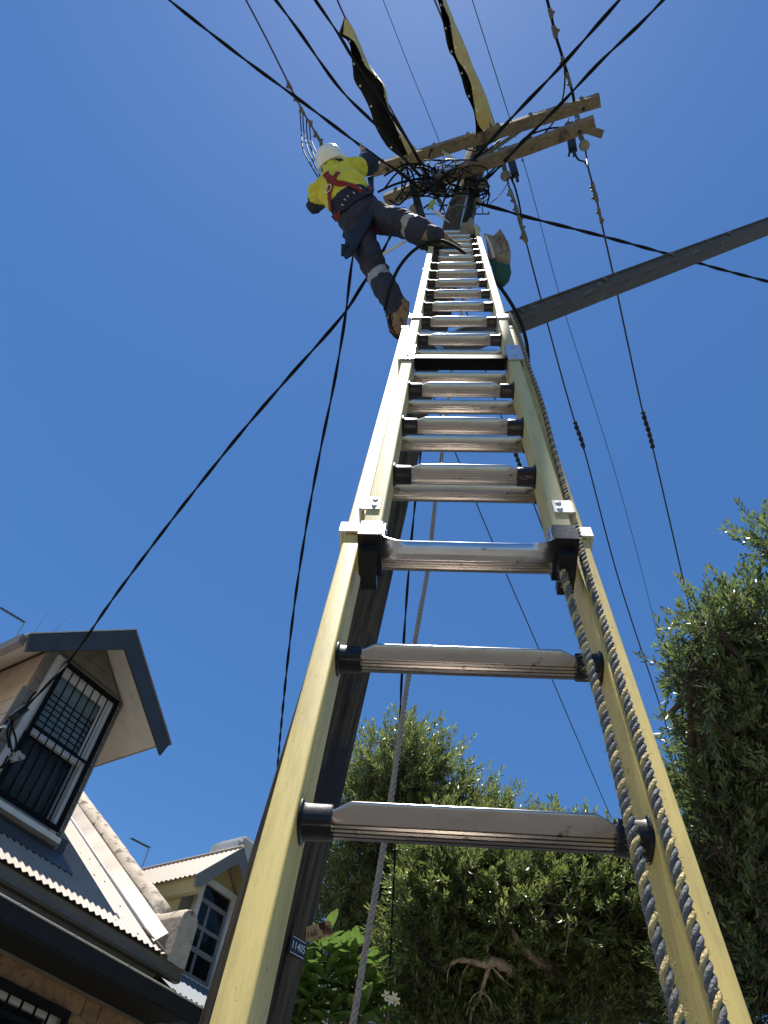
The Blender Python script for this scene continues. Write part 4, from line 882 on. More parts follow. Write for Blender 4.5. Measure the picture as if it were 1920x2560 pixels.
# ------------------------------------------------------------------ corner terrace house with the barred dormer (street frame: s, D, z)
def hroot(name, s, D, label, cat='house'):
    M_ = frame(HF[:3,:3] @ np.array([s, D, 0.0]), SX, SY, (0,0,1)); return root(name, M_, label, cat)
h1 = hroot('terrace_house', 2.2, 8.0, 'terrace house at left with cream corrugated roof and barred gabled dormer')
def hb(): return MB(HF)
def part(nm, mat, par, *boxes):
    mb = hb()
    for a, b in boxes: mb.box(a, b)
    return mb.build(nm, M[mat], par)
TN = .73; Z0, D0 = 3.905, 6.34
def zr(D): return Z0 + TN*(D-D0)
def corrugated(s0, s1, D_a, z_a, D_b, z_b, nm, mat, par, pitch=.076, amp=.0095, th=.003):
    n = int((s1-s0)/pitch*8); mb = hb(); secs = []
    nrm = unit(np.array([0, -(z_b-z_a), (D_b-D_a)]))
    ss = np.linspace(s0, s1, n+1); w_ = amp*np.cos(2*math.pi*ss/pitch)
    rows = []
    for (D, z, off) in ((D_a,z_a,0),(D_b,z_b,0),(D_b,z_b,-th),(D_a,z_a,-th)):
        rows.append([np.array([s, D, z]) + nrm*(w_[i]+off) for i, s in enumerate(ss)])
    vs = [p for r in rows for p in r]; m = n+1; fs = []
    for k in range(4):
        k2 = (k+1) % 4
        for i in range(n): fs.append((k*m+i, k*m+i+1, k2*m+i+1, k2*m+i))
    mb.add(vs, fs); return mb.build(nm, M[mat], par, smooth=True, auto=50)
# walls of stone blocks, barred window
wall = part('wall', 'mortar', h1, ((-1.6,6.62,0),(3.30,6.95,3.42)), ((4.53,6.62,0),(5.43,6.95,3.42)), ((3.30,6.62,0),(4.53,6.95,1.6)), ((3.30,6.62,3.23),(4.53,6.95,3.42)), ((5.20,6.95,0),(5.43,10.6,3.8)), ((-1.6,6.95,0),(-1.4,10.6,3.8)), ((-1.4,10.4,0),(5.2,10.6,3.8)))
ci = 0
for z0 in np.arange(2.10, 3.40, .165):
    z1 = min(z0+.165, 3.42)
    edges = [2.4]
    if abs(z1-3.42) < .02: edges = [2.4,3.05,3.75,4.70,4.885,5.425]
    else:
        while edges[-1] < 5.2: edges.append(min(5.425, edges[-1] + rnd.choice((.32,.46,.6,.75))))
        edges[-1] = 5.425
    for a, b in zip(edges[:-1], edges[1:]):
        segs = [(a, b)]
        if z0 < 3.22:
            segs = [(a, min(b, 3.30)), (max(a, 4.53), b)]
        for x0, x1 in segs:
            if x1 - x0 < .06: continue
            j = rnd.uniform(-.004,.004); mb = hb(); g = .006
            mb.loft([[(x0+g, 6.622, z0+g),(x1-g,6.622,z0+g),(x1-g,6.622,z1-g),(x0+g,6.622,z1-g)], [(x0+g,6.606+j,z0+g),(x1-g,6.606+j,z0+g),(x1-g,6.606+j,z1-g),(x0+g,6.606+j,z1-g)], [(x0+g+.006,6.600+j,z0+g+.006),(x1-g-.006,6.600+j,z0+g+.006),(x1-g-.006,6.600+j,z1-g-.006),(x0+g+.006,6.600+j,z1-g-.006)]])
            mb.build('stone_block', M['stone'], wall)
lw = part('window', 'white_paint', h1, ((3.30,6.66,3.15),(4.53,6.74,3.23)), ((3.30,6.66,1.6),(3.37,6.74,3.15)), ((4.44,6.66,1.6),(4.53,6.74,3.15)), ((3.37,6.66,1.6),(4.44,6.74,1.68)), ((3.86,6.66,1.68),(3.93,6.74,3.15)))
part('pane', 'glass_dark', lw, ((3.37,6.70,1.68),(3.86,6.705,3.15))); part('pane', 'glass_dark', lw, ((3.93,6.70,1.68),(4.44,6.705,3.15)))
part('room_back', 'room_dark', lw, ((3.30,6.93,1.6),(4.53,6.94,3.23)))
gr = part('security_grille', 'black_bar', h1, ((3.26,6.54,3.175),(4.56,6.585,3.24)), ((4.52,6.54,1.6),(4.56,6.585,3.175)), ((3.26,6.54,1.6),(3.30,6.585,3.175)), ((3.30,6.54,1.6),(4.52,6.585,1.64)))
for k in range(8):
    mb = hb(); mb.tube([(3.40+.138*k, 6.56, 1.62), (3.40+.138*k, 6.56, 3.19)], .011, 8); mb.build('bar', M['black_bar'], gr, smooth=True)
part('grille_rail', 'black_bar', gr, ((3.30,6.55,3.02),(4.52,6.57,3.06)))
# eaves: upper gutter, dark recess, lower gutter with bright lip, soffit
mb = hb(); prof = [(6.335,3.868),(6.345,3.858),(6.352,3.808),(6.345,3.778),(6.365,3.758),(6.43,3.758),(6.43,3.84),(6.425,3.84),(6.425,3.763),(6.368,3.763),(6.352,3.781),(6.359,3.809),(6.352,3.861),(6.345,3.868)]
mb.loft([[(s, a, b) for a, b in prof] for s in (-1.6, 5.46)]); gut = mb.build('gutter', M['gutter'], h1)
part('fascia', 'gutter', h1, ((-1.6,6.432,3.45),(5.19,6.46,3.955)))
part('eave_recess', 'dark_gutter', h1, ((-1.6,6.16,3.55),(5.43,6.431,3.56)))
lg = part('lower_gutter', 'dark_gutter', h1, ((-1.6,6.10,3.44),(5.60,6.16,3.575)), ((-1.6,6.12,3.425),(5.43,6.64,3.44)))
mb = hb(); mb.tube([(-1.6,6.098,3.580),(5.60,6.098,3.580)], .009, 8); mb.build('gutter_lip', M['bracket'], lg, smooth=True)
for s in (1.2, 2.5, 3.42, 4.0, 4.62, 5.2): part('gutter_clip', 'galv', lg, ((s,6.09,3.572),(s+.02,6.12,3.592)))
part('trim', 'gutter', h1, ((-1.6,6.585,3.395),(5.43,6.598,3.424)))
# main roof
roof = corrugated(-1.6, 5.20, 6.34, zr(6.34), 9.6, zr(9.6), 'roof', 'cream_roof', h1)
corrugated(-1.6, 5.20, 9.6, zr(9.6), 13.0, zr(9.6)-TN*3.4, 'rear_roof', 'cream_roof', h1)
for k in range(26):
    s = rnd.choice((4.56,4.71,4.86,5.02)); D = 6.42 + .42*rnd.randrange(0,6); q = np.array([s+rnd.uniform(-.01,.01), D, zr(D)+.010])
    mb = hb(); mb.lathe(q, (0,-TN,1), [(.008,0),(.008,.004),(.004,.006)], 6); mb.build('roof_screw', M['gutter'], roof)
# party-wall parapet with rounded top and upstanding end block
mb = hb(); secs = []
def para_sec(D, top, w=.115, sc=5.315, dn=.3):
    r = [(sc-w, D, zr(D)-dn), (sc-w, D, top-.11)]
    for k in range(7): a = math.pi*(1-k/6); r.append((sc+w*math.cos(a), D, top-.11+.11*math.sin(a)))
    return r + [(sc+w, D, top-.11), (sc+w, D, zr(D)-dn)]
for i in range(40):
    D = 6.78 + 2.85*i/39; j = .003*math.sin(i*1.7)+.004*math.sin(i*.33+1); secs.append(para_sec(D, zr(D)+.285+j, .135+.002*math.sin(i*.9), 5.335))
mb.loft(secs); pw = mb.build('parapet', M['render_wall'], h1, smooth=True, auto=60)
mb = hb(); secs = []
for D, t_ in ((6.31,4.36),(6.335,4.37),(6.45,4.375),(6.60,4.37),(6.72,4.375),(6.80,4.40)): secs.append(para_sec(D, t_, .112, 5.32, .02))
mb.loft(secs); mb.build('parapet_end', M['render_wall'], pw, smooth=True, auto=50)
mb = hb(); secs = []
for i in range(60):
    D = 6.42 + 3.1*i/59; wv = .010*math.sin(i*.31)+.005*math.sin(i*.83); secs.append([(5.20,D,zr(D)-.02),(5.20,D,zr(D)+.15),(5.197,D,zr(D)+.154),(5.055+wv*.6,D,zr(D)+.022),(5.055+wv*.6,D,zr(D)+.016)])
mb.loft(secs); mb.build('flashing', M['flashing'], pw, smooth=True, auto=30)
mb = hb(); mb.tube([(5.03,6.60,zr(6.60)+.025),(5.03,9.5,zr(9.5)+.025)], .016, 8); mb.build('conduit', M['white_paint'], h1, smooth=True)
mb = hb(); mb.tube([(5.03,6.60,zr(6.60)+.025),(5.08,6.45,zr(6.45)+.03),(5.14,6.38,zr(6.38)+.02),(5.20,6.34,zr(6.34)-.01)], .014, 8); mb.build('conduit_tail', M['gutter'], h1, smooth=True)
# dormer
SC_, HWD, ZA, PT = 3.60, .5425, 6.80, .86
sL, sR = SC_-HWD, SC_+HWD
def ztop(s): return ZA - .035 - PT*abs(s-SC_)
mb = hb(); Df = 7.235
front = [(sL,Df,4.40),(3.20,Df,4.40),(3.20,Df,ztop(3.20)),(sL,Df,ztop(sL))]
mb.add(front, [(0,1,2,3)]); mb.add([(4.0,Df,4.40),(sR,Df,4.40),(sR,Df,ztop(sR)),(4.0,Df,ztop(4.0))], [(0,1,2,3)])
mb.add([(3.20,Df,6.22),(4.0,Df,6.22),(4.0,Df,ztop(4.0)),(SC_,Df,ztop(SC_)),(3.20,Df,ztop(3.20))], [(0,1,2,3,4)]); mb.add([(3.20,Df,4.40),(4.0,Df,4.40),(4.0,Df,4.68),(3.20,Df,4.68)], [(0,1,2,3)])
for s in (sL+.02, sR-.02): mb.add([(s,Df,4.3),(s,10.4,zr(10.4)),(s,10.4,ztop(s)),(s,Df,ztop(s))], [(0,1,2,3)])
dw = mb.build('dormer_wall', M['grey_board'], h1)
def plank_poly(pts, th, nm, mat, par, outdir):
    mb = hb(); p = [np.array(q, float) for q in pts]; o = np.array(outdir, float)*th
    mb.loft([p, [q + o*(1.0 if q[2] < np.mean([x[2] for x in p]) else .45) for q in p]]); return mb.build(nm, M[mat], par)
z = 4.44
while z < 6.72:
    z1 = min(z + .148, 6.755)
    lim = lambda zz: min(HWD, max(.01, (ZA-.04-zz)/PT))
    e0, e1 = lim(z), lim(z1)
    if z1 <= 4.63 or z >= 6.27: plank_poly([(SC_-e0,7.233,z+.003),(SC_+e0,7.233,z+.003),(SC_+e1,7.233,z1),(SC_-e1,7.233,z1)], .022, 'plank', 'grey_board', dw, (0,-1,0))
    else:
        plank_poly([(SC_-e0,7.233,z+.003),(3.155,7.233,z+.003),(3.155,7.233,z1),(SC_-e1,7.233,z1)], .022, 'plank', 'grey_board', dw, (0,-1,0))
        plank_poly([(4.045,7.233,z+.003),(SC_+e0,7.233,z+.003),(SC_+e1,7.233,z1),(4.045,7.233,z1)], .022, 'plank', 'grey_board', dw, (0,-1,0))
    z = z1
z = 4.5
while z < 6.25:
    z1 = min(z + .205, 6.30); Db = D0 + (z1-Z0)/TN
    for s, sg in ((sL+.018, -1), (sR-.018, 1)):
        plank_poly([(s,7.262,z+.004),(s,Db+.1,z+.004),(s,Db+.1,z1),(s,7.262,z1)], .022, 'plank', 'cream_board', dw, (sg,0,0))
    z = z1
for sg in (-1, 1):
    s = SC_ + sg*HWD
    part('corner_board', 'grey_board', dw, ((s-.012*sg, 7.205, 4.42), (s+.010*sg, 7.262, 6.32)))
# dormer roof, soffit, barge boards
dr = None
for sg in (-1, 1):
    mb = hb(); e = 1.00; a = np.array([SC_, 0, ZA]); b_ = np.array([SC_+sg*e, 0, ZA-PT*e]); nn = unit(np.array([sg*PT, 0, 1.0]))
    for D_a, D_b in ((6.755, 10.6),):
        A0 = [a + [0,D_a,0], b_ + [0,D_a,0], b_ + [0,D_b,0], a + [0,D_b,0]]
        mb.loft([A0, [q + nn*.02 for q in A0]])
    o = mb.build('dormer_roof', M['cream_roof'], h1)
    dr = dr or o
    mb = hb(); B0 = [SC_+sg*.02, SC_+sg*(e-.02)]
    for x0, x1, Da_, Db_ in ((B0[0],B0[1],6.76,7.204),(SC_+sg*(HWD+.025),B0[1],7.204,9.6)):
        zz = lambda x: ZA - PT*abs(x-SC_) - .012
        p = [(x0,Da_,zz(x0)),(x1,Da_,zz(x1)),(x1,Db_,zz(x1)),(x0,Db_,zz(x0))]
        mb.loft([p, [(q[0],q[1],q[2]+.008) for q in p]])
    mb.build('soffit_board', M['soffit'], o)
    mb = hb(); e2 = 1.02; top = [(SC_,ZA+.028),(SC_+sg*e2, ZA+.028-PT*e2),(SC_+sg*(e2-.055), ZA-.20-PT*(e2-.055)),(SC_, ZA-.255)]
    mb.loft([[(q[0],6.715,q[1]) for q in top],[(q[0],6.750,q[1]) for q in top]]); mb.build('barge_board', M['slate_trim'], o)
    mb = hb(); cp_ = [(SC_,6.70,ZA+.030),(SC_,6.79,ZA+.030),(SC_+sg*1.035,6.79,ZA+.030-PT*1.035),(SC_+sg*1.035,6.70,ZA+.030-PT*1.035)]
    mb.loft([cp_, [(q[0],q[1],q[2]+.016) for q in cp_]]); mb.build('barge_capping', M['white_paint'] if sg < 0 else M['grey_trim'], o)
    if sg < 0: mb = hb(); mb.box((SC_+sg*.985,6.80,ZA-PT*1.0-.09),(SC_+sg*1.06,9.4,ZA-PT*1.0+.02)); mb.build('dormer_gutter', M['grey_trim'], o)
# dormer window with blind and grille
wn = part('window', 'white_paint', h1, ((3.15,7.165,6.205),(4.05,7.26,6.285)), ((3.15,7.165,4.64),(3.225,7.26,6.205)), ((3.975,7.165,4.64),(4.05,7.26,6.205)), ((3.225,7.20,4.64),(3.975,7.26,4.70)))
part('sill', 'soffit', wn, ((3.10,7.10,4.585),(4.10,7.26,4.638)))
part('upper_sash', 'white_paint', wn, ((3.226,7.215,6.13),(3.974,7.245,6.204)), ((3.226,7.215,5.42),(3.28,7.245,6.13)), ((3.92,7.215,5.42),(3.974,7.245,6.13)), ((3.226,7.205,5.40),(3.974,7.250,5.455)))
part('lower_sash', 'grey_trim', wn, ((3.226,7.247,4.702),(3.27,7.27,5.40)), ((3.93,7.247,4.702),(3.974,7.27,5.40)), ((3.27,7.247,4.702),(3.93,7.27,4.75)))
part('pane', 'glass', wn, ((3.281,7.228,5.456),(3.919,7.232,6.129))); part('pane', 'glass', wn, ((3.271,7.256,4.751),(3.929,7.260,5.399)))
part('valance', 'blind', wn, ((3.26,7.275,5.99),(3.94,7.29,6.2)))
for k in range(8):
    zc = 5.48 + .066*k; mb = hb(); p = [(3.27,7.275,zc),(3.93,7.275,zc),(3.93,7.300,zc+.064),(3.27,7.300,zc+.064)]; mb.loft([p, [(q[0],q[1]+.003,q[2]) for q in p]]); mb.build('blind_slat', M['blind'], wn)
mb = hb(); secs = []
for k in range(41): s = 3.26+.68*k/40; secs.append([(s,7.33+.018*math.sin(k*1.25),4.70),(s,7.335+.018*math.sin(k*1.25),4.70),(s,7.335+.012*math.sin(k*1.25),5.42),(s,7.33+.012*math.sin(k*1.25),5.42)])
mb.loft(secs); mb.build('curtain', M['curtain'], wn, smooth=True)
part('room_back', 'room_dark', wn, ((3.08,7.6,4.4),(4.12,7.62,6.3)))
gr = part('security_grille', 'black_bar', h1, ((3.235,7.115,6.205),(4.045,7.150,6.250)), ((3.235,7.115,4.690),(4.045,7.150,4.730)), ((3.235,7.115,4.730),(3.275,7.150,6.205)), ((4.005,7.115,4.730),(4.045,7.150,6.205)))
for k in range(6):
    mb = hb(); s = 3.275 + .73*(k+1)/7; mb.tube([(s,7.132,4.70),(s,7.132,6.22)], .0085, 8); mb.build('bar', M['black_bar'], gr, smooth=True)
part('grille_rail', 'black_bar', gr, ((3.275,7.124,5.425),(4.005,7.140,5.450)))
for s in (3.25, 4.03):
    for zz in (4.9, 6.0): part('grille_stud', 'black_bar', gr, ((s-.012,7.15,zz),(s+.012,7.165,zz+.03)))
# apron flashing under the dormer
mb = hb(); secs = []
for k in range(70):
    s = sL-.1 + (2*HWD+.2)*k/69; zg = .02*((k % 4) in (0,1)); nn = .020
    secs.append([(s,7.215,zr(7.215)+.16),(s,7.22,zr(7.22)+.02),(s,6.86+zg,zr(6.86+zg)+nn-.006),(s,6.86+zg,zr(6.86+zg)+nn-.002),(s,7.205,zr(7.21)+.03),(s,7.207,zr(7.215)+.16)])
mb.loft(secs); mb.build('apron_flashing', M['slate_trim'], h1)
# service entry on the dormer corner
sb = part('service_board', 'grey_board', h1, ((2.985,7.165,5.05),(3.054,7.195,5.75)))
c0 = on_house(46,1783,7.04); mb = MB(); ex = unit(on_house(68,1770,7.04)-on_house(28,1800,7.04)); mb.obox(c0, ex*.09, SY*.04, np.cross(ex, SY)*.035); mb.build('junction_box', M['dark_fitting'], sb)
mb = MB(); mb.obox(c0 + np.cross(ex, SY)*(-.036)*np.sign(np.cross(ex,SY)[2])*-1, ex*.088, SY*.038, np.array([0,0,.003])); mb.build('box_lid', M['galv'], sb)
for x, y, r_ in ((2,1820,.02),(36,1888,.03),(46,1896,.028),(28,1900,.03)):
    mb = MB(); p = on_house(x, y, 7.03); mb.lathe(p, -SY, [(r_*.6,0),(r_,.01),(r_,.03),(r_*.6,.04),(r_,.05),(r_,.07),(r_*.5,.075)], 10); mb.build('service_insulator', M['porcelain'] if r_ > .025 else M['galv'], sb, smooth=True, auto=50)
for pts in ([(34,1800),(24,1840),(30,1880)], [(26,1805),(40,1850),(38,1885)], [(30,1800),(18,1830),(22,1870)], [(20,1890),(5,1915),(-15,1930)], [(25,1900),(6,1918),(-12,1922)], [(20,1800),(5,1820),(-10,1840)], [(60,1775),(75,1745),(90,1730)]):
    mb = MB(); mb.tube(spline([on_house(x,y,7.0) for x,y in pts], 6), .010, 6); mb.build('service_lead', M['cable'], sb, smooth=True)
# rooftop antennas
def antenna(nm, a, b, D, n, ln, label, mast):
    A, B = on_house(*a, D), on_house(*b, D); r_ = root_at(nm, B - np.array([0,0,mast]), label, 'antenna')
    mb = MB(); mb.bar(A, B, .02, .02); bm0 = mb.build('boom', M['antenna'], r_)
    for k in range(n):
        p = A + (B-A)*(k+.5)/n; mb = MB(); mb.tube([p - SY*ln/2 - np.array([0,0,.02]), p + SY*ln/2 + np.array([0,0,.02])], .004, 5); mb.build('element', M['antenna'], r_)
    mb = MB(); mb.tube([B, B - np.array([0,0,mast])], .014, 6); mb.build('mast', M['galv'], r_)
antenna('antenna', (0,1519), (62,1556), 9.3, 7, .14, 'dark aerial poking in from the left edge above the barred dormer', 1.0)
antenna('antenna', (328,2096), (373,2119), 9.6, 8, .16, 'small dark aerial above the ridge of the yellow dormer', .5)
for a, b in (((122,1530),(105,1550)),((190,1530),(146,1565))):
    mb = MB(); mb.tube([on_house(*a,9.0), on_house(*b,9.0), on_house(*b,9.0)-np.array([0,0,.9])], .006, 5); mb.build('aerial_rod', M['galv'], h1)

# ------------------------------------------------------------------ neighbouring house with the yellow dormer
h2 = hroot('terrace_house', 7.6, 8.0, 'yellow dormered terrace house partly hidden behind the left ladder rail')
T2 = .60; E2 = 3.735
def zr2(D): return E2 + T2*(D-6.45)
w2 = part('wall', 'mortar', h2, ((5.44,6.62,0),(12.0,6.95,3.60)), ((11.8,6.95,0),(12.0,9.6,4.2)), ((5.44,9.4,0),(11.8,9.6,4.2)))
z0 = 2.0
while z0 < 3.55:
    x = 5.45 + rnd.uniform(0,.3)
    while x < 11.8:
        x1 = min(x + rnd.choice((.4,.55,.7)), 12.0); mb = hb(); j = rnd.uniform(-.004,.004); g = .006; z1 = min(z0+.2, 3.6)
        mb.box((x+g,6.602+j,z0+g),(x1-g,6.622,z1-g)); mb.build('stone_block', M['render_wall'], w2); x = x1
    z0 += .2
corrugated(5.44, 12.0, 6.40, zr2(6.40), 9.0, zr2(9.0), 'roof', 'painted_shade_roof', h2)  # front slope coloured dark to look shaded
corrugated(5.44, 12.0, 9.0, zr2(9.0), 11.4, zr2(9.0)-T2*2.4, 'rear_roof', 'cream_roof', h2)
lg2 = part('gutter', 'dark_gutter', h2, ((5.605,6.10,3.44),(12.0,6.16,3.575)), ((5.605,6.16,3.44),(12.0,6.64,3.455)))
mb = hb(); mb.tube([(5.605,6.098,3.580),(12.0,6.098,3.580)], .009, 8); mb.build('gutter_lip', M['galv'], lg2, smooth=True)
part('fascia', 'olive_trim', h2, ((5.605,6.43,3.46),(12.0,6.45,3.70)))
C2, HW2, ZA2, P2 = 6.32, .42, 5.60, 1.03
def zt2(s): return ZA2 - .03 - P2*abs(s-C2)
dw2 = part('dormer_wall', 'olive_trim', h2, ((C2-HW2+.01,7.235,3.9),(6.06,7.26,5.14)), ((6.64,7.235,3.9),(C2+HW2-.01,7.26,5.14)), ((6.06,7.235,3.9),(6.64,7.26,4.16)))
mb = hb(); p = [(C2-HW2,7.235,5.14),(C2+HW2,7.235,5.14),(C2,7.235,zt2(C2))]; mb.loft([p, [(a,7.26,c) for a,b_,c in p]]); mb.build('gable_panel', M['yellow_board'], dw2)
part('corner_board', 'olive_trim', dw2, ((C2-HW2-.012,7.20,4.0),(C2-HW2+.07,7.234,5.17))); part('corner_board', 'yellow_board', dw2, ((C2+HW2-.07,7.20,4.0),(C2+HW2+.012,7.234,5.17)))
z = 4.05
while z < 5.1:
    z1 = min(z+.215, 5.16)
    for s, sg in ((C2-HW2+.012,-1),(C2+HW2-.012,1)):
        plank_poly([(s,7.262,z+.004),(s,8.9,z+.004),(s,8.9,z1),(s,7.262,z1)], .022, 'plank', 'yellow_board', dw2, (sg,0,0))
    z = z1
for sg in (-1, 1):
    e = .56; Da, Db = 6.96, 9.4; n_ = 14
    # corrugated slope running down from the ridge, ribs down the slope
    nD = int((Db-Da)/.076*6); mb = hb(); nn = unit(np.array([sg*P2,0,1.0])); Ds = np.linspace(Da, Db, nD+1); wv = .009*np.cos(2*math.pi*Ds/.076); rows = []
    for (ss_, zz, off) in ((C2,ZA2+.01,0),(C2+sg*e,ZA2+.01-P2*e,0),(C2+sg*e,ZA2+.01-P2*e,-.003),(C2,ZA2+.01,-.003)): rows.append([np.array([ss_,D,zz])+nn*(wv[i]+off) for i, D in enumerate(Ds)])
    m_ = nD+1; mb.add([p for r in rows for p in r], [(k*m_+i, k*m_+i+1, ((k+1)%4)*m_+i+1, ((k+1)%4)*m_+i) for k in range(4) for i in range(nD)])
    o = mb.build('dormer_roof', M['cream_roof'], h2, smooth=True, auto=50)
    mb = hb(); top = [(C2, ZA2+.015),(C2+sg*.585, ZA2+.015-P2*.585),(C2+sg*.55, ZA2-.14-P2*.55)]
    for k in range(7): t = k/6; top.append((C2+sg*(.44*(1-t)), ZA2-.20-P2*.44*(1-t)**1.35 - .02*math.sin(math.pi*t)))
    mb.loft([[(q[0],6.93,q[1]) for q in top],[(q[0],6.958,q[1]) for q in top]]); mb.build('barge_board', M['grey_trim'], o)
    p = [(C2+sg*.01,6.965,ZA2-.03),(C2+sg*.52,6.965,ZA2-.03-P2*.51),(C2+sg*.52,7.2,ZA2-.03-P2*.51),(C2+sg*.01,7.2,ZA2-.03)]
    mb = hb(); mb.loft([p, [(q[0],q[1],q[2]+.008) for q in p]]); mb.build('soffit_board', M['tan_soffit'], o)
    mb = hb(); mb.box((C2+sg*.43,6.97,ZA2-P2*.56-.15),(C2+sg*.50,9.2,ZA2-P2*.52+.0)); mb.build('eave_fascia', M['yellow_board'], o)
mb = hb(); mb.tube([(C2,6.95,ZA2+.012),(C2,9.4,ZA2+.012)], .03, 10); mb.build('ridge_cap', M['cream_roof'], h2, smooth=True)
w2n = part('window', 'soffit', h2, ((6.05,7.16,5.13),(6.65,7.234,5.20)), ((6.05,7.16,4.16),(6.115,7.234,5.13)), ((6.585,7.16,4.16),(6.65,7.234,5.13)), ((6.03,7.13,4.10),(6.67,7.234,4.16)))
part('sash', 'grey_trim', w2n, ((6.116,7.19,4.93),(6.584,7.22,4.98)), ((6.116,7.19,4.66),(6.584,7.22,4.70)), ((6.116,7.185,4.42),(6.584,7.22,4.475)), ((6.116,7.19,4.17),(6.584,7.22,4.22)), ((6.27,7.192,4.17),(6.305,7.218,4.98)), ((6.116,7.192,4.22),(6.15,7.218,4.93)), ((6.545,7.192,4.22),(6.584,7.218,4.93)))
part('pane', 'glass_dark', w2n, ((6.116,7.203,4.165),(6.584,7.207,5.13)))
for k in range(11): part('shutter_slat', 'bag_blue', w2n, ((6.13,7.30,4.2+.066*k),(6.57,7.31,4.245+.066*k)))
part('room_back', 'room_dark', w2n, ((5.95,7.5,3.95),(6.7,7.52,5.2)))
chb = on_house(603,2112,9.3); cs, cz = float(SX@chb), float(chb[2]) - .09
ch = part('chimney', 'soffit', h2, ((cs-.34,9.0,4.6),(cs+.30,9.6,cz-.05)), ((cs-.28,8.97,cz-.05),(cs+.33,9.63,cz+.02)), ((cs-.20,9.02,cz+.02),(cs+.26,9.58,cz+.09)))
# pale house beyond the trees
g0 = at(790,2448,17.0); g1 = at(1120,2440,17.0); gu = unit((g1-g0)*[1,1,0]); gm = np.array([-gu[1],gu[0],0]); gz = g0[2]
gf = frame((g0*[1,1,0]), gu, gm, (0,0,1)); h3 = root('rendered_house', gf, 'pale grey house showing through the gap under the middle tree', 'house')
mb = MB(gf); mb.box((-1,0,0),(5.2,5,gz-.25)); mb.build('wall', M['grey_wall'], h3)
mb = MB(gf); mb.box((-1.2,-.35,gz-.25),(5.4,5.2,gz-.08)); mb.build('fascia', M['soffit'], h3)
mb = MB(gf); mb.loft([[(-1.3,-.45,gz-.08),(5.5,-.45,gz-.08),(5.5,5.3,gz-.08),(-1.3,5.3,gz-.08)],[(-.2,1.9,gz+.5),(4.4,1.9,gz+.5),(4.4,3.1,gz+.5),(-.2,3.1,gz+.5)]]); mb.build('roof', M['grey_trim'], h3)
mb = MB(gf); mb.box((.9,-.03,gz-1.9),(1.9,-.001,gz-.7)); mb.build('window', M['glass_dark'], h3)

# ------------------------------------------------------------------ trees
RG = np.random.default_rng(11)
def nrm(a): return a / np.maximum(np.linalg.norm(a, axis=-1, keepdims=True), 1e-9)
def foliage(base, dirs, lens, nleaf, leaf_len, leaf_w, six=False, droop=0.):
    """leaves set spirally along straight twigs; returns verts, faces, tint per vertex"""
    T = len(base); N = T*nleaf
    t = np.tile(np.linspace(.08, 1.0, nleaf), T); ti = np.repeat(np.arange(T), nleaf)
    d = nrm(dirs)[ti]; L = lens[ti]
    a = np.where(np.abs(d[:, 2:3]) < .9, np.array([[0,0,1.0]]), np.array([[1.0,0,0]])); u = nrm(np.cross(d, a)); v = np.cross(d, u)
    ph = np.tile(np.arange(nleaf)*2.4, T) + RG.uniform(0, 6.28, T)[ti] + RG.normal(0, .25, N)
    o = u*np.cos(ph)[:, None] + v*np.sin(ph)[:, None]
    bend = np.zeros((N, 3)); bend[:, 2] = -droop*(t**2)*L
    p = base[ti] + d*(t*L)[:, None] + bend
    sp = np.clip(.95 - .5*t, .3, 1) + RG.normal(0, .12, N)
    ld = nrm(d*np.cos(sp)[:, None] + o*np.sin(sp)[:, None] + RG.normal(0, .10, (N, 3)))
    wd = nrm(np.cross(ld, np.array([[0,0,1.0]]))*.8 + np.cross(ld, d)*.35 + RG.normal(0, .35, (N, 3))); wd = nrm(wd - ld*np.sum(wd*ld, 1, keepdims=True)); nn = np.cross(ld, wd)
    ll = leaf_len*RG.uniform(.7, 1.15, N)*np.where(t > .9, .8, 1); lw = leaf_w*RG.uniform(.8, 1.2, N)
    ll, lw = ll[:, None], lw[:, None]
    if six:
        V = np.stack([p, p+ld*ll*.3+wd*lw*.42+nn*lw*.15, p+ld*ll*.68+wd*lw*.42+nn*lw*.12, p+ld*ll, p+ld*ll*.68-wd*lw*.42+nn*lw*.12, p+ld*ll*.3-wd*lw*.42+nn*lw*.15], 1)
        F = np.array([[0,1,5],[1,2,4],[1,4,5],[2,3,4]])
    else:
        V = np.stack([p, p+ld*ll*.45+wd*lw*.5+nn*lw*.15, p+ld*ll, p+ld*ll*.45-wd*lw*.5+nn*lw*.15], 1); F = np.array([[0,1,2],[0,2,3]])
    k = V.shape[1]; faces = (F[None] + (np.arange(N)*k)[:, None, None]).reshape(-1, 3)
    tint = RG.uniform(.62, 1.3, N); tw = RG.uniform(.8, 1.2, T)[ti]; yl = RG.uniform(0, 1, N)
    c = np.stack([tint*tw*np.where(yl > .9, 1.5, 1.0), tint*tw*np.where(yl > .9, 1.15, 1.0), tint*tw*.95, np.ones(N)], 1)
    young = np.clip((t-.75)*2, 0, .5)[:, None]; c[:, :3] *= 1 + young*np.array([[.7,.5,.1]])
    return V.reshape(-1, 3), faces, np.repeat(c, k, 0)
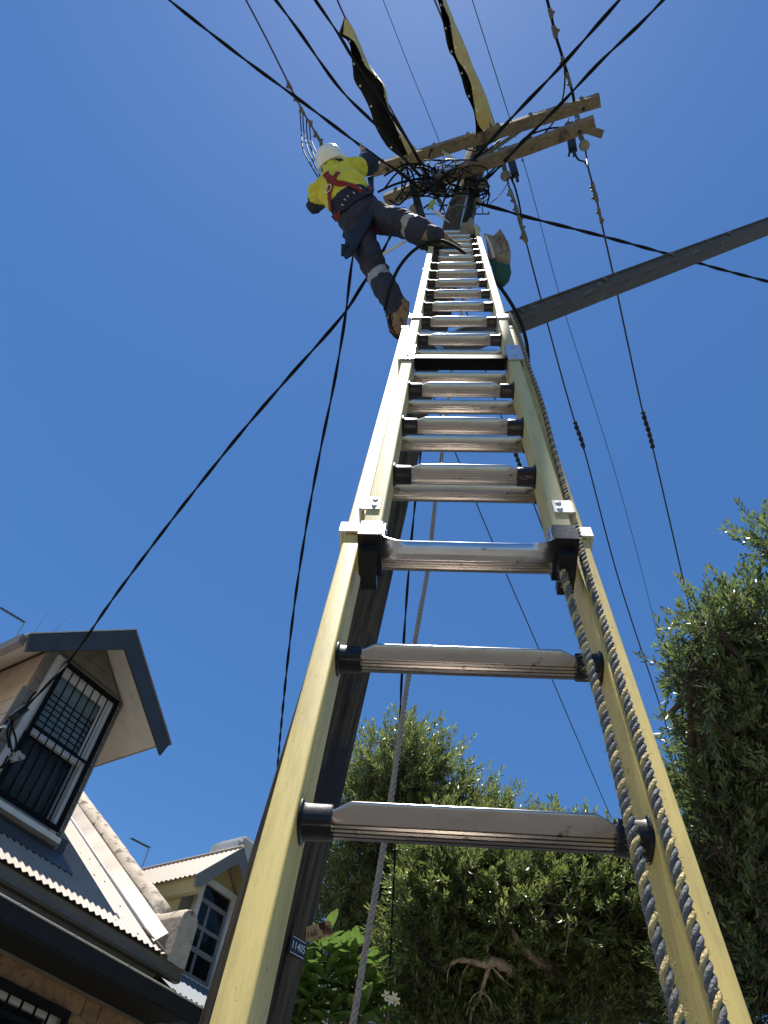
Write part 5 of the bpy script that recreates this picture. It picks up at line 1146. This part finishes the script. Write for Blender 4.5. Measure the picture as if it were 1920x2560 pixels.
def leaf_object(name, V, F, C, mat, parent):
    me = bpy.data.meshes.new(name); M_ = ROOTM[parent.name]; V = (V - M_[:3,3]) @ M_[:3,:3]
    me.vertices.add(len(V)); me.vertices.foreach_set('co', V.astype(np.float32).ravel())
    me.loops.add(F.size); me.loops.foreach_set('vertex_index', F.astype(np.int32).ravel())
    me.polygons.add(len(F)); me.polygons.foreach_set('loop_start', np.arange(0, F.size, 3, dtype=np.int32)); me.polygons.foreach_set('loop_total', np.full(len(F), 3, np.int32))
    me.update(); me.validate()
    at_ = me.color_attributes.new('tint', 'FLOAT_COLOR', 'POINT'); at_.data.foreach_set('color', C.astype(np.float32).ravel())
    me.materials.append(mat); o = bpy.data.objects.new(name, me); COL.objects.link(o); o.parent = parent; ROOTM[o.name] = ROOTM[parent.name]; o['kind'] = 'stuff'
    return o
def wander(a, b, n=7, j=.06):
    a, b = np.asarray(a, float), np.asarray(b, float); L = np.linalg.norm(b-a); pts = [a]
    for k in range(1, n): t = k/n; pts.append(a+(b-a)*t + RG.normal(0, j*L*math.sin(math.pi*t), 3))
    return spline(pts + [b], 3)
def tree(name, label, foot, fork, clumps, twigs_per, leaf, bark, mat, six=False, nleaf=22, twl=(.25,.5), trunk_r=.12, outward=.7, upw=.45, droop=0., inner=.25, group=None, stem=None):
    r_ = root_at(name, foot, label, 'tree', group)
    mb = MB(); path = wander(foot, fork, 6, .03); mb.tube(path, list(np.linspace(trunk_r, trunk_r*.75, len(path))), 12); mb.build('trunk', M[bark], r_, smooth=True)
    cs = [(at(x, y, d), np.array([rx*d/FPX, ry*d/FPX, rz])) for x, y, d, rx, ry, rz in clumps]
    tot = sum((c[1][0]*c[1][1]*c[1][2])**(2/3) for c in cs); bases = []; dirs = []; twg = MB()
    axes = np.stack([C2W @ [1,0,0], C2W @ [0,1,0], C2W @ [0,0,1]])      # clump axes: across, up the picture, away
    for c, rad in cs:
        mb = MB(); path = wander(fork, c, 6, .07); mb.tube(path, list(np.linspace(trunk_r*.55, .018, len(path))), 9)
        n = int(twigs_per*(rad[0]*rad[1]*rad[2])**(2/3)/tot)
        subs = []
        for k in range(max(6, n//28)):
            q = nrm(RG.normal(0, 1, 3)); e = c + (q*rad*.78) @ axes; pth = wander(c + RG.normal(0, .1, 3)*rad.min(), e, 4, .08); mb.tube(pth, list(np.linspace(.016, .005, len(pth))), 6, False); subs.append(e)
        mb.build('branch', M[bark], r_, smooth=True)
        q = nrm(RG.normal(0, 1, (n, 3))); rr = np.where(RG.uniform(0, 1, n) < inner, RG.uniform(.2, .7, n), RG.uniform(.68, 1.0, n)*RG.choice([1,1,1,1.08], n))
        lump = 1 + .16*np.sin(q[:,0]*5+q[:,1]*4+c[0]*3) + .12*np.sin(q[:,1]*8-q[:,2]*6+c[1]*5)
        b_ = c + (q*(rr*lump)[:,None]*rad) @ axes
        od = nrm((q/rad) @ axes)
        d = nrm(od*outward + np.array([0,0,upw]) + RG.normal(0, .45, (n, 3)))
        ns = max(4, n//14); q = nrm(RG.normal(0, 1, (ns, 3)) + np.array([0,.5,0])); b3 = c + (q*rad*RG.uniform(.95,1.12,(ns,1))) @ axes; d3 = nrm(nrm((q/rad) @ axes)*.8 + np.array([0,0,.6]) + RG.normal(0,.25,(ns,3)))
        bases += [b_, b3]; dirs += [d, d3]
    B = np.concatenate(bases); D = np.concatenate(dirs); L = RG.uniform(*twl, len(B))
    V, F, C = foliage(B, D, L, nleaf, leaf[0], leaf[1], six, droop)
    leaf_object('crown', V, F, C, M[mat], r_)
    # twig stems as three-sided slivers
    n = len(B); a = nrm(np.cross(D, np.array([.3,.5,.8]))); b2 = np.cross(D, a); r0 = .0032
    S = np.stack([B-D*.25+a*r0*1.6, B-D*.25-(a*.5-b2*.87)*r0*1.6, B-D*.25-(a*.5+b2*.87)*r0*1.6, B+D*L[:,None]*.95 - np.array([0,0,1])*droop*L[:,None]], 1).reshape(-1,3)
    Fs = (np.array([[0,1,3],[1,2,3],[2,0,3]])[None] + (np.arange(n)*4)[:,None,None]).reshape(-1,3); Cs = np.ones((len(S),4))
    leaf_object('twigs', S, Fs, Cs, M[stem or bark], r_)
    return r_
def ground_under(p): return np.array([p[0], p[1], 0.0])
# tall tree behind the pole
fa = at(1000, 2500, 11.0)
tree('bottlebrush_tree', 'tall narrow-leaved tree rising behind the pole and hanging rope', ground_under(fa), fa,
     [(985,1960,11.2,100,115,.75),(930,2070,11.0,85,110,.7),(1075,1970,11.2,85,85,.6),(1050,2100,11.0,150,120,.85),(1180,2080,11.0,95,90,.7),(1290,2135,11.0,50,45,.5),(1000,1892,11.2,45,60,.4),(900,2205,11.2,115,150,.9),(840,2315,11.4,75,150,.7),(1060,2205,11.3,150,130,.9),(1255,2060,11,45,35,.4),(885,1995,11,45,45,.4),(890,2355,11.4,80,80,.7),(1215,2165,11.4,150,120,.8)],
     3000, (.11,.024), 'bark_dark', 'leaf', nleaf=22, twl=(.28,.6), trunk_r=.14)
# low spreading tree with pale limbs in front
fb = at(1500, 2480, 8.2)
tb_ = tree('paperbark_tree', 'low spreading tree with pale peeling limbs filling the bottom centre', ground_under(at(1520,2700,8.2)), fb,
     [(1095,2120,8.6,60,45,.35),(1235,2135,8.6,60,40,.35),(1420,2120,8.7,65,40,.35),(1560,2190,8.6,60,50,.4),(1150,2200,8.2,130,75,.6),(1300,2225,8.2,150,80,.7),(1450,2220,8.3,140,75,.7),(1100,2300,8.0,100,110,.6),(1230,2310,8.1,120,90,.6),(1400,2290,8.4,130,80,.6),(1560,2290,8.4,120,95,.7),(1600,2420,8.5,120,120,.7),(1060,2430,7.9,80,80,.5),(1120,2540,7.8,110,80,.5),(1280,2530,7.7,110,60,.5),(1420,2540,7.8,120,60,.5),(1700,2340,8.6,90,110,.7),(1700,2500,8.6,120,110,.7),(1340,2440,9.0,200,120,.5),(1150,2420,9.0,130,110,.5),(1500,2400,9.2,150,130,.5)],
     4600, (.095,.024), 'bark_pale', 'leaf', nleaf=24, twl=(.22,.45), trunk_r=.17, stem='bark_dark')
for pts, r0, r1 in (([(1560,2620,8.5),(1530,2480,8.3),(1500,2390,8.2),(1450,2350,8.2),(1390,2330,8.2)], .11, .05), ([(1420,2450,8.3),(1385,2420,8.0),(1345,2400,7.75),(1312,2372,7.7)], .07, .05), ([(1345,2410,7.6),(1300,2360,7.6),(1270,2300,7.7)], .05, .02),
                    ([(1280,2430,7.6),(1240,2405,7.5),(1205,2410,7.45),(1150,2400,7.5),(1110,2420,7.5)], .06, .012), ([(1225,2412,7.5),(1212,2450,7.45),(1200,2490,7.45),(1180,2530,7.45),(1175,2580,7.4)], .022, .012), ([(1205,2480,7.45),(1225,2500,7.4),(1235,2540,7.4),(1260,2570,7.4)], .012, .006), ([(1225,2412,7.5),(1260,2450,7.45),(1285,2470,7.45)], .013, .005), ([(1206,2475,7.45),(1180,2495,7.4),(1165,2540,7.4)], .008, .004), ([(1200,2490,7.45),(1215,2530,7.4),(1225,2580,7.4)], .009, .004),
                    ([(1175,2405,7.5),(1155,2440,7.45),(1148,2490,7.4)], .008, .003), ([(1130,2405,7.5),(1120,2430,7.45),(1118,2460,7.45)], .008, .003), ([(1425,2290,7.6),(1420,2340,7.5),(1412,2390,7.5)], .010, .004), ([(1240,2260,7.6),(1248,2300,7.5),(1255,2340,7.5)], .010, .004)):
    mb = MB(); P_ = spline([at(*p) for p in pts], 6); mb.tube(P_, [r0+(r1-r0)*k/(len(P_)-1)*(1) + .12*r0*math.sin(k*1.9) for k in range(len(P_))], 10); mb.build('limb', M['bark_pale'], tb_, smooth=True)
# tall glossy tree at the right edge
fc = at(1900, 2350, 6.8)
tree('willow_myrtle_tree', 'tall glossy dark tree standing along the right edge', ground_under(at(1930,2700,6.8)), fc,
     [(1767,1573,6.6,52,48,.4),(1857,1543,6.7,50,60,.4),(1900,1588,6.8,55,85,.5),(1722,1678,6.5,58,30,.35),(1832,1708,6.7,85,70,.5),(1890,1740,6.8,80,110,.55),(1757,1770,6.6,62,50,.45),(1847,1865,6.8,105,105,.6),(1910,1950,7.0,90,140,.7),(1777,1975,6.7,62,85,.5),(1790,2090,6.8,100,130,.7),(1900,2170,7.0,100,140,.8),(1830,2280,6.9,110,140,.8),(1900,2420,7.0,110,150,.8),(1800,2440,6.9,90,130,.7),(1950,1368,6.9,45,50,.3),(1980,1800,7.2,80,300,.8),(1860,2560,7.0,120,100,.8)],
     2700, (.086,.022), 'bark_dark', 'leaf_deep', six=True, nleaf=22, twl=(.2,.42), trunk_r=.13, outward=.6, upw=.55)
# frangipani with big leaves
ff = root_at('frangipani_shrub', ground_under(at(770,2720,7.6)), 'broad-leaved frangipani with big glossy leaves at the foot of the pole', 'shrub')
tips = [(700,2430,7.5),(745,2395,7.6),(800,2370,7.6),(840,2400,7.5),(880,2410,7.6),(760,2450,7.4),(815,2455,7.4),(870,2470,7.5),(905,2450,7.6),(720,2500,7.4),(780,2510,7.3),(850,2520,7.4),(930,2510,7.5),(690,2530,7.4),(960,2540,7.6),(900,2545,7.3),(820,2560,7.3),(740,2560,7.3),(985,2500,7.8)]
f0 = at(775, 2640, 7.5); f1 = at(860, 2640, 7.5)
def big_leaf():
    mb = MB(); n = 9; L_ = 1.0; vs = []
    for i in range(n):
        t = i/(n-1); w_ = .155*math.sin(math.pi*min(1, (t*.93+.03)))**.8*(1+.35*(t-.5)); z_ = -.16*t*t
        if i in (0, n-1): w_ = .012
        vs += [(t, -w_, z_+w_*.35), (t, 0, z_), (t, w_, z_+w_*.35)]
    fs = []
    for i in range(n-1):
        for j in (0, 1): a = i*3+j; fs.append((a, a+1, a+4, a+3))
    mb.add(vs, fs); return mb
src = big_leaf().build('leaf', M['leaf_big'], None, smooth=True); first = True
for ti, tp in enumerate(tips):
    p = at(*tp); b0 = f0 if tp[0] < 830 else f1
    mb = MB(); pth = wander(b0, p - np.array([0,0,.05]), 5, .06); mb.tube(pth, list(np.linspace(.034, .017, len(pth))), 8); mb.build('branch', M['bark_grey'], ff, smooth=True)
    nl = 14
    for k in range(nl):
        az = k*2.4 + RG.uniform(-.3,.3); el = .95 - 1.35*k/nl + RG.uniform(-.15,.15); d = np.array([math.cos(az)*math.cos(el), math.sin(az)*math.cos(el), math.sin(el)])
        up_ = np.array([0,0,1.0]); s_ = unit(np.cross(up_, d)); n_ = np.cross(d, s_); ln = RG.uniform(.27,.40)
        roll = RG.normal(0,.3); s2 = s_*math.cos(roll)+n_*math.sin(roll); n2 = np.cross(d, s2)
        o = src if first else src.copy()
        if not first: COL.objects.link(o)
        first = False
        o.parent = ff; m4 = frame(p + d*.03 - ROOTM[ff.name][:3,3], d*ln, s2*ln, n2*ln); o.matrix_local = Matrix(m4.tolist()); ROOTM[o.name] = ROOTM[ff.name]
for cx_, cy_, cd in ((965,2488,7.3),(985,2492,7.3),(975,2500,7.28),(990,2502,7.3)):
    c = at(cx_, cy_, cd); v = -unit(ray(cx_, cy_)); a_ = unit(np.cross(v, (0,0,1))); b_ = np.cross(v, a_); fl = None
    for k in range(5):
        t = 2*math.pi*k/5 + RG.uniform(0,.4); d = a_*math.cos(t)+b_*math.sin(t); s_ = np.cross(v, d); mb = MB()
        mb.add([c, c+d*.02+s_*.012+v*.008, c+d*.04+s_*.008+v*.012, c+d*.045+v*.01, c+d*.04-s_*.010+v*.006, c+d*.02-s_*.010+v*.002], [(0,1,2,3,4,5)]); o = mb.build('petal', M['petal'], ff)
mb = MB(); mb.tube(spline([at(975,2500,7.3), at(970,2530,7.35), at(965,2580,7.4)], 5), .012, 6); mb.build('flower_stalk', M['bark_grey'], ff, smooth=True)
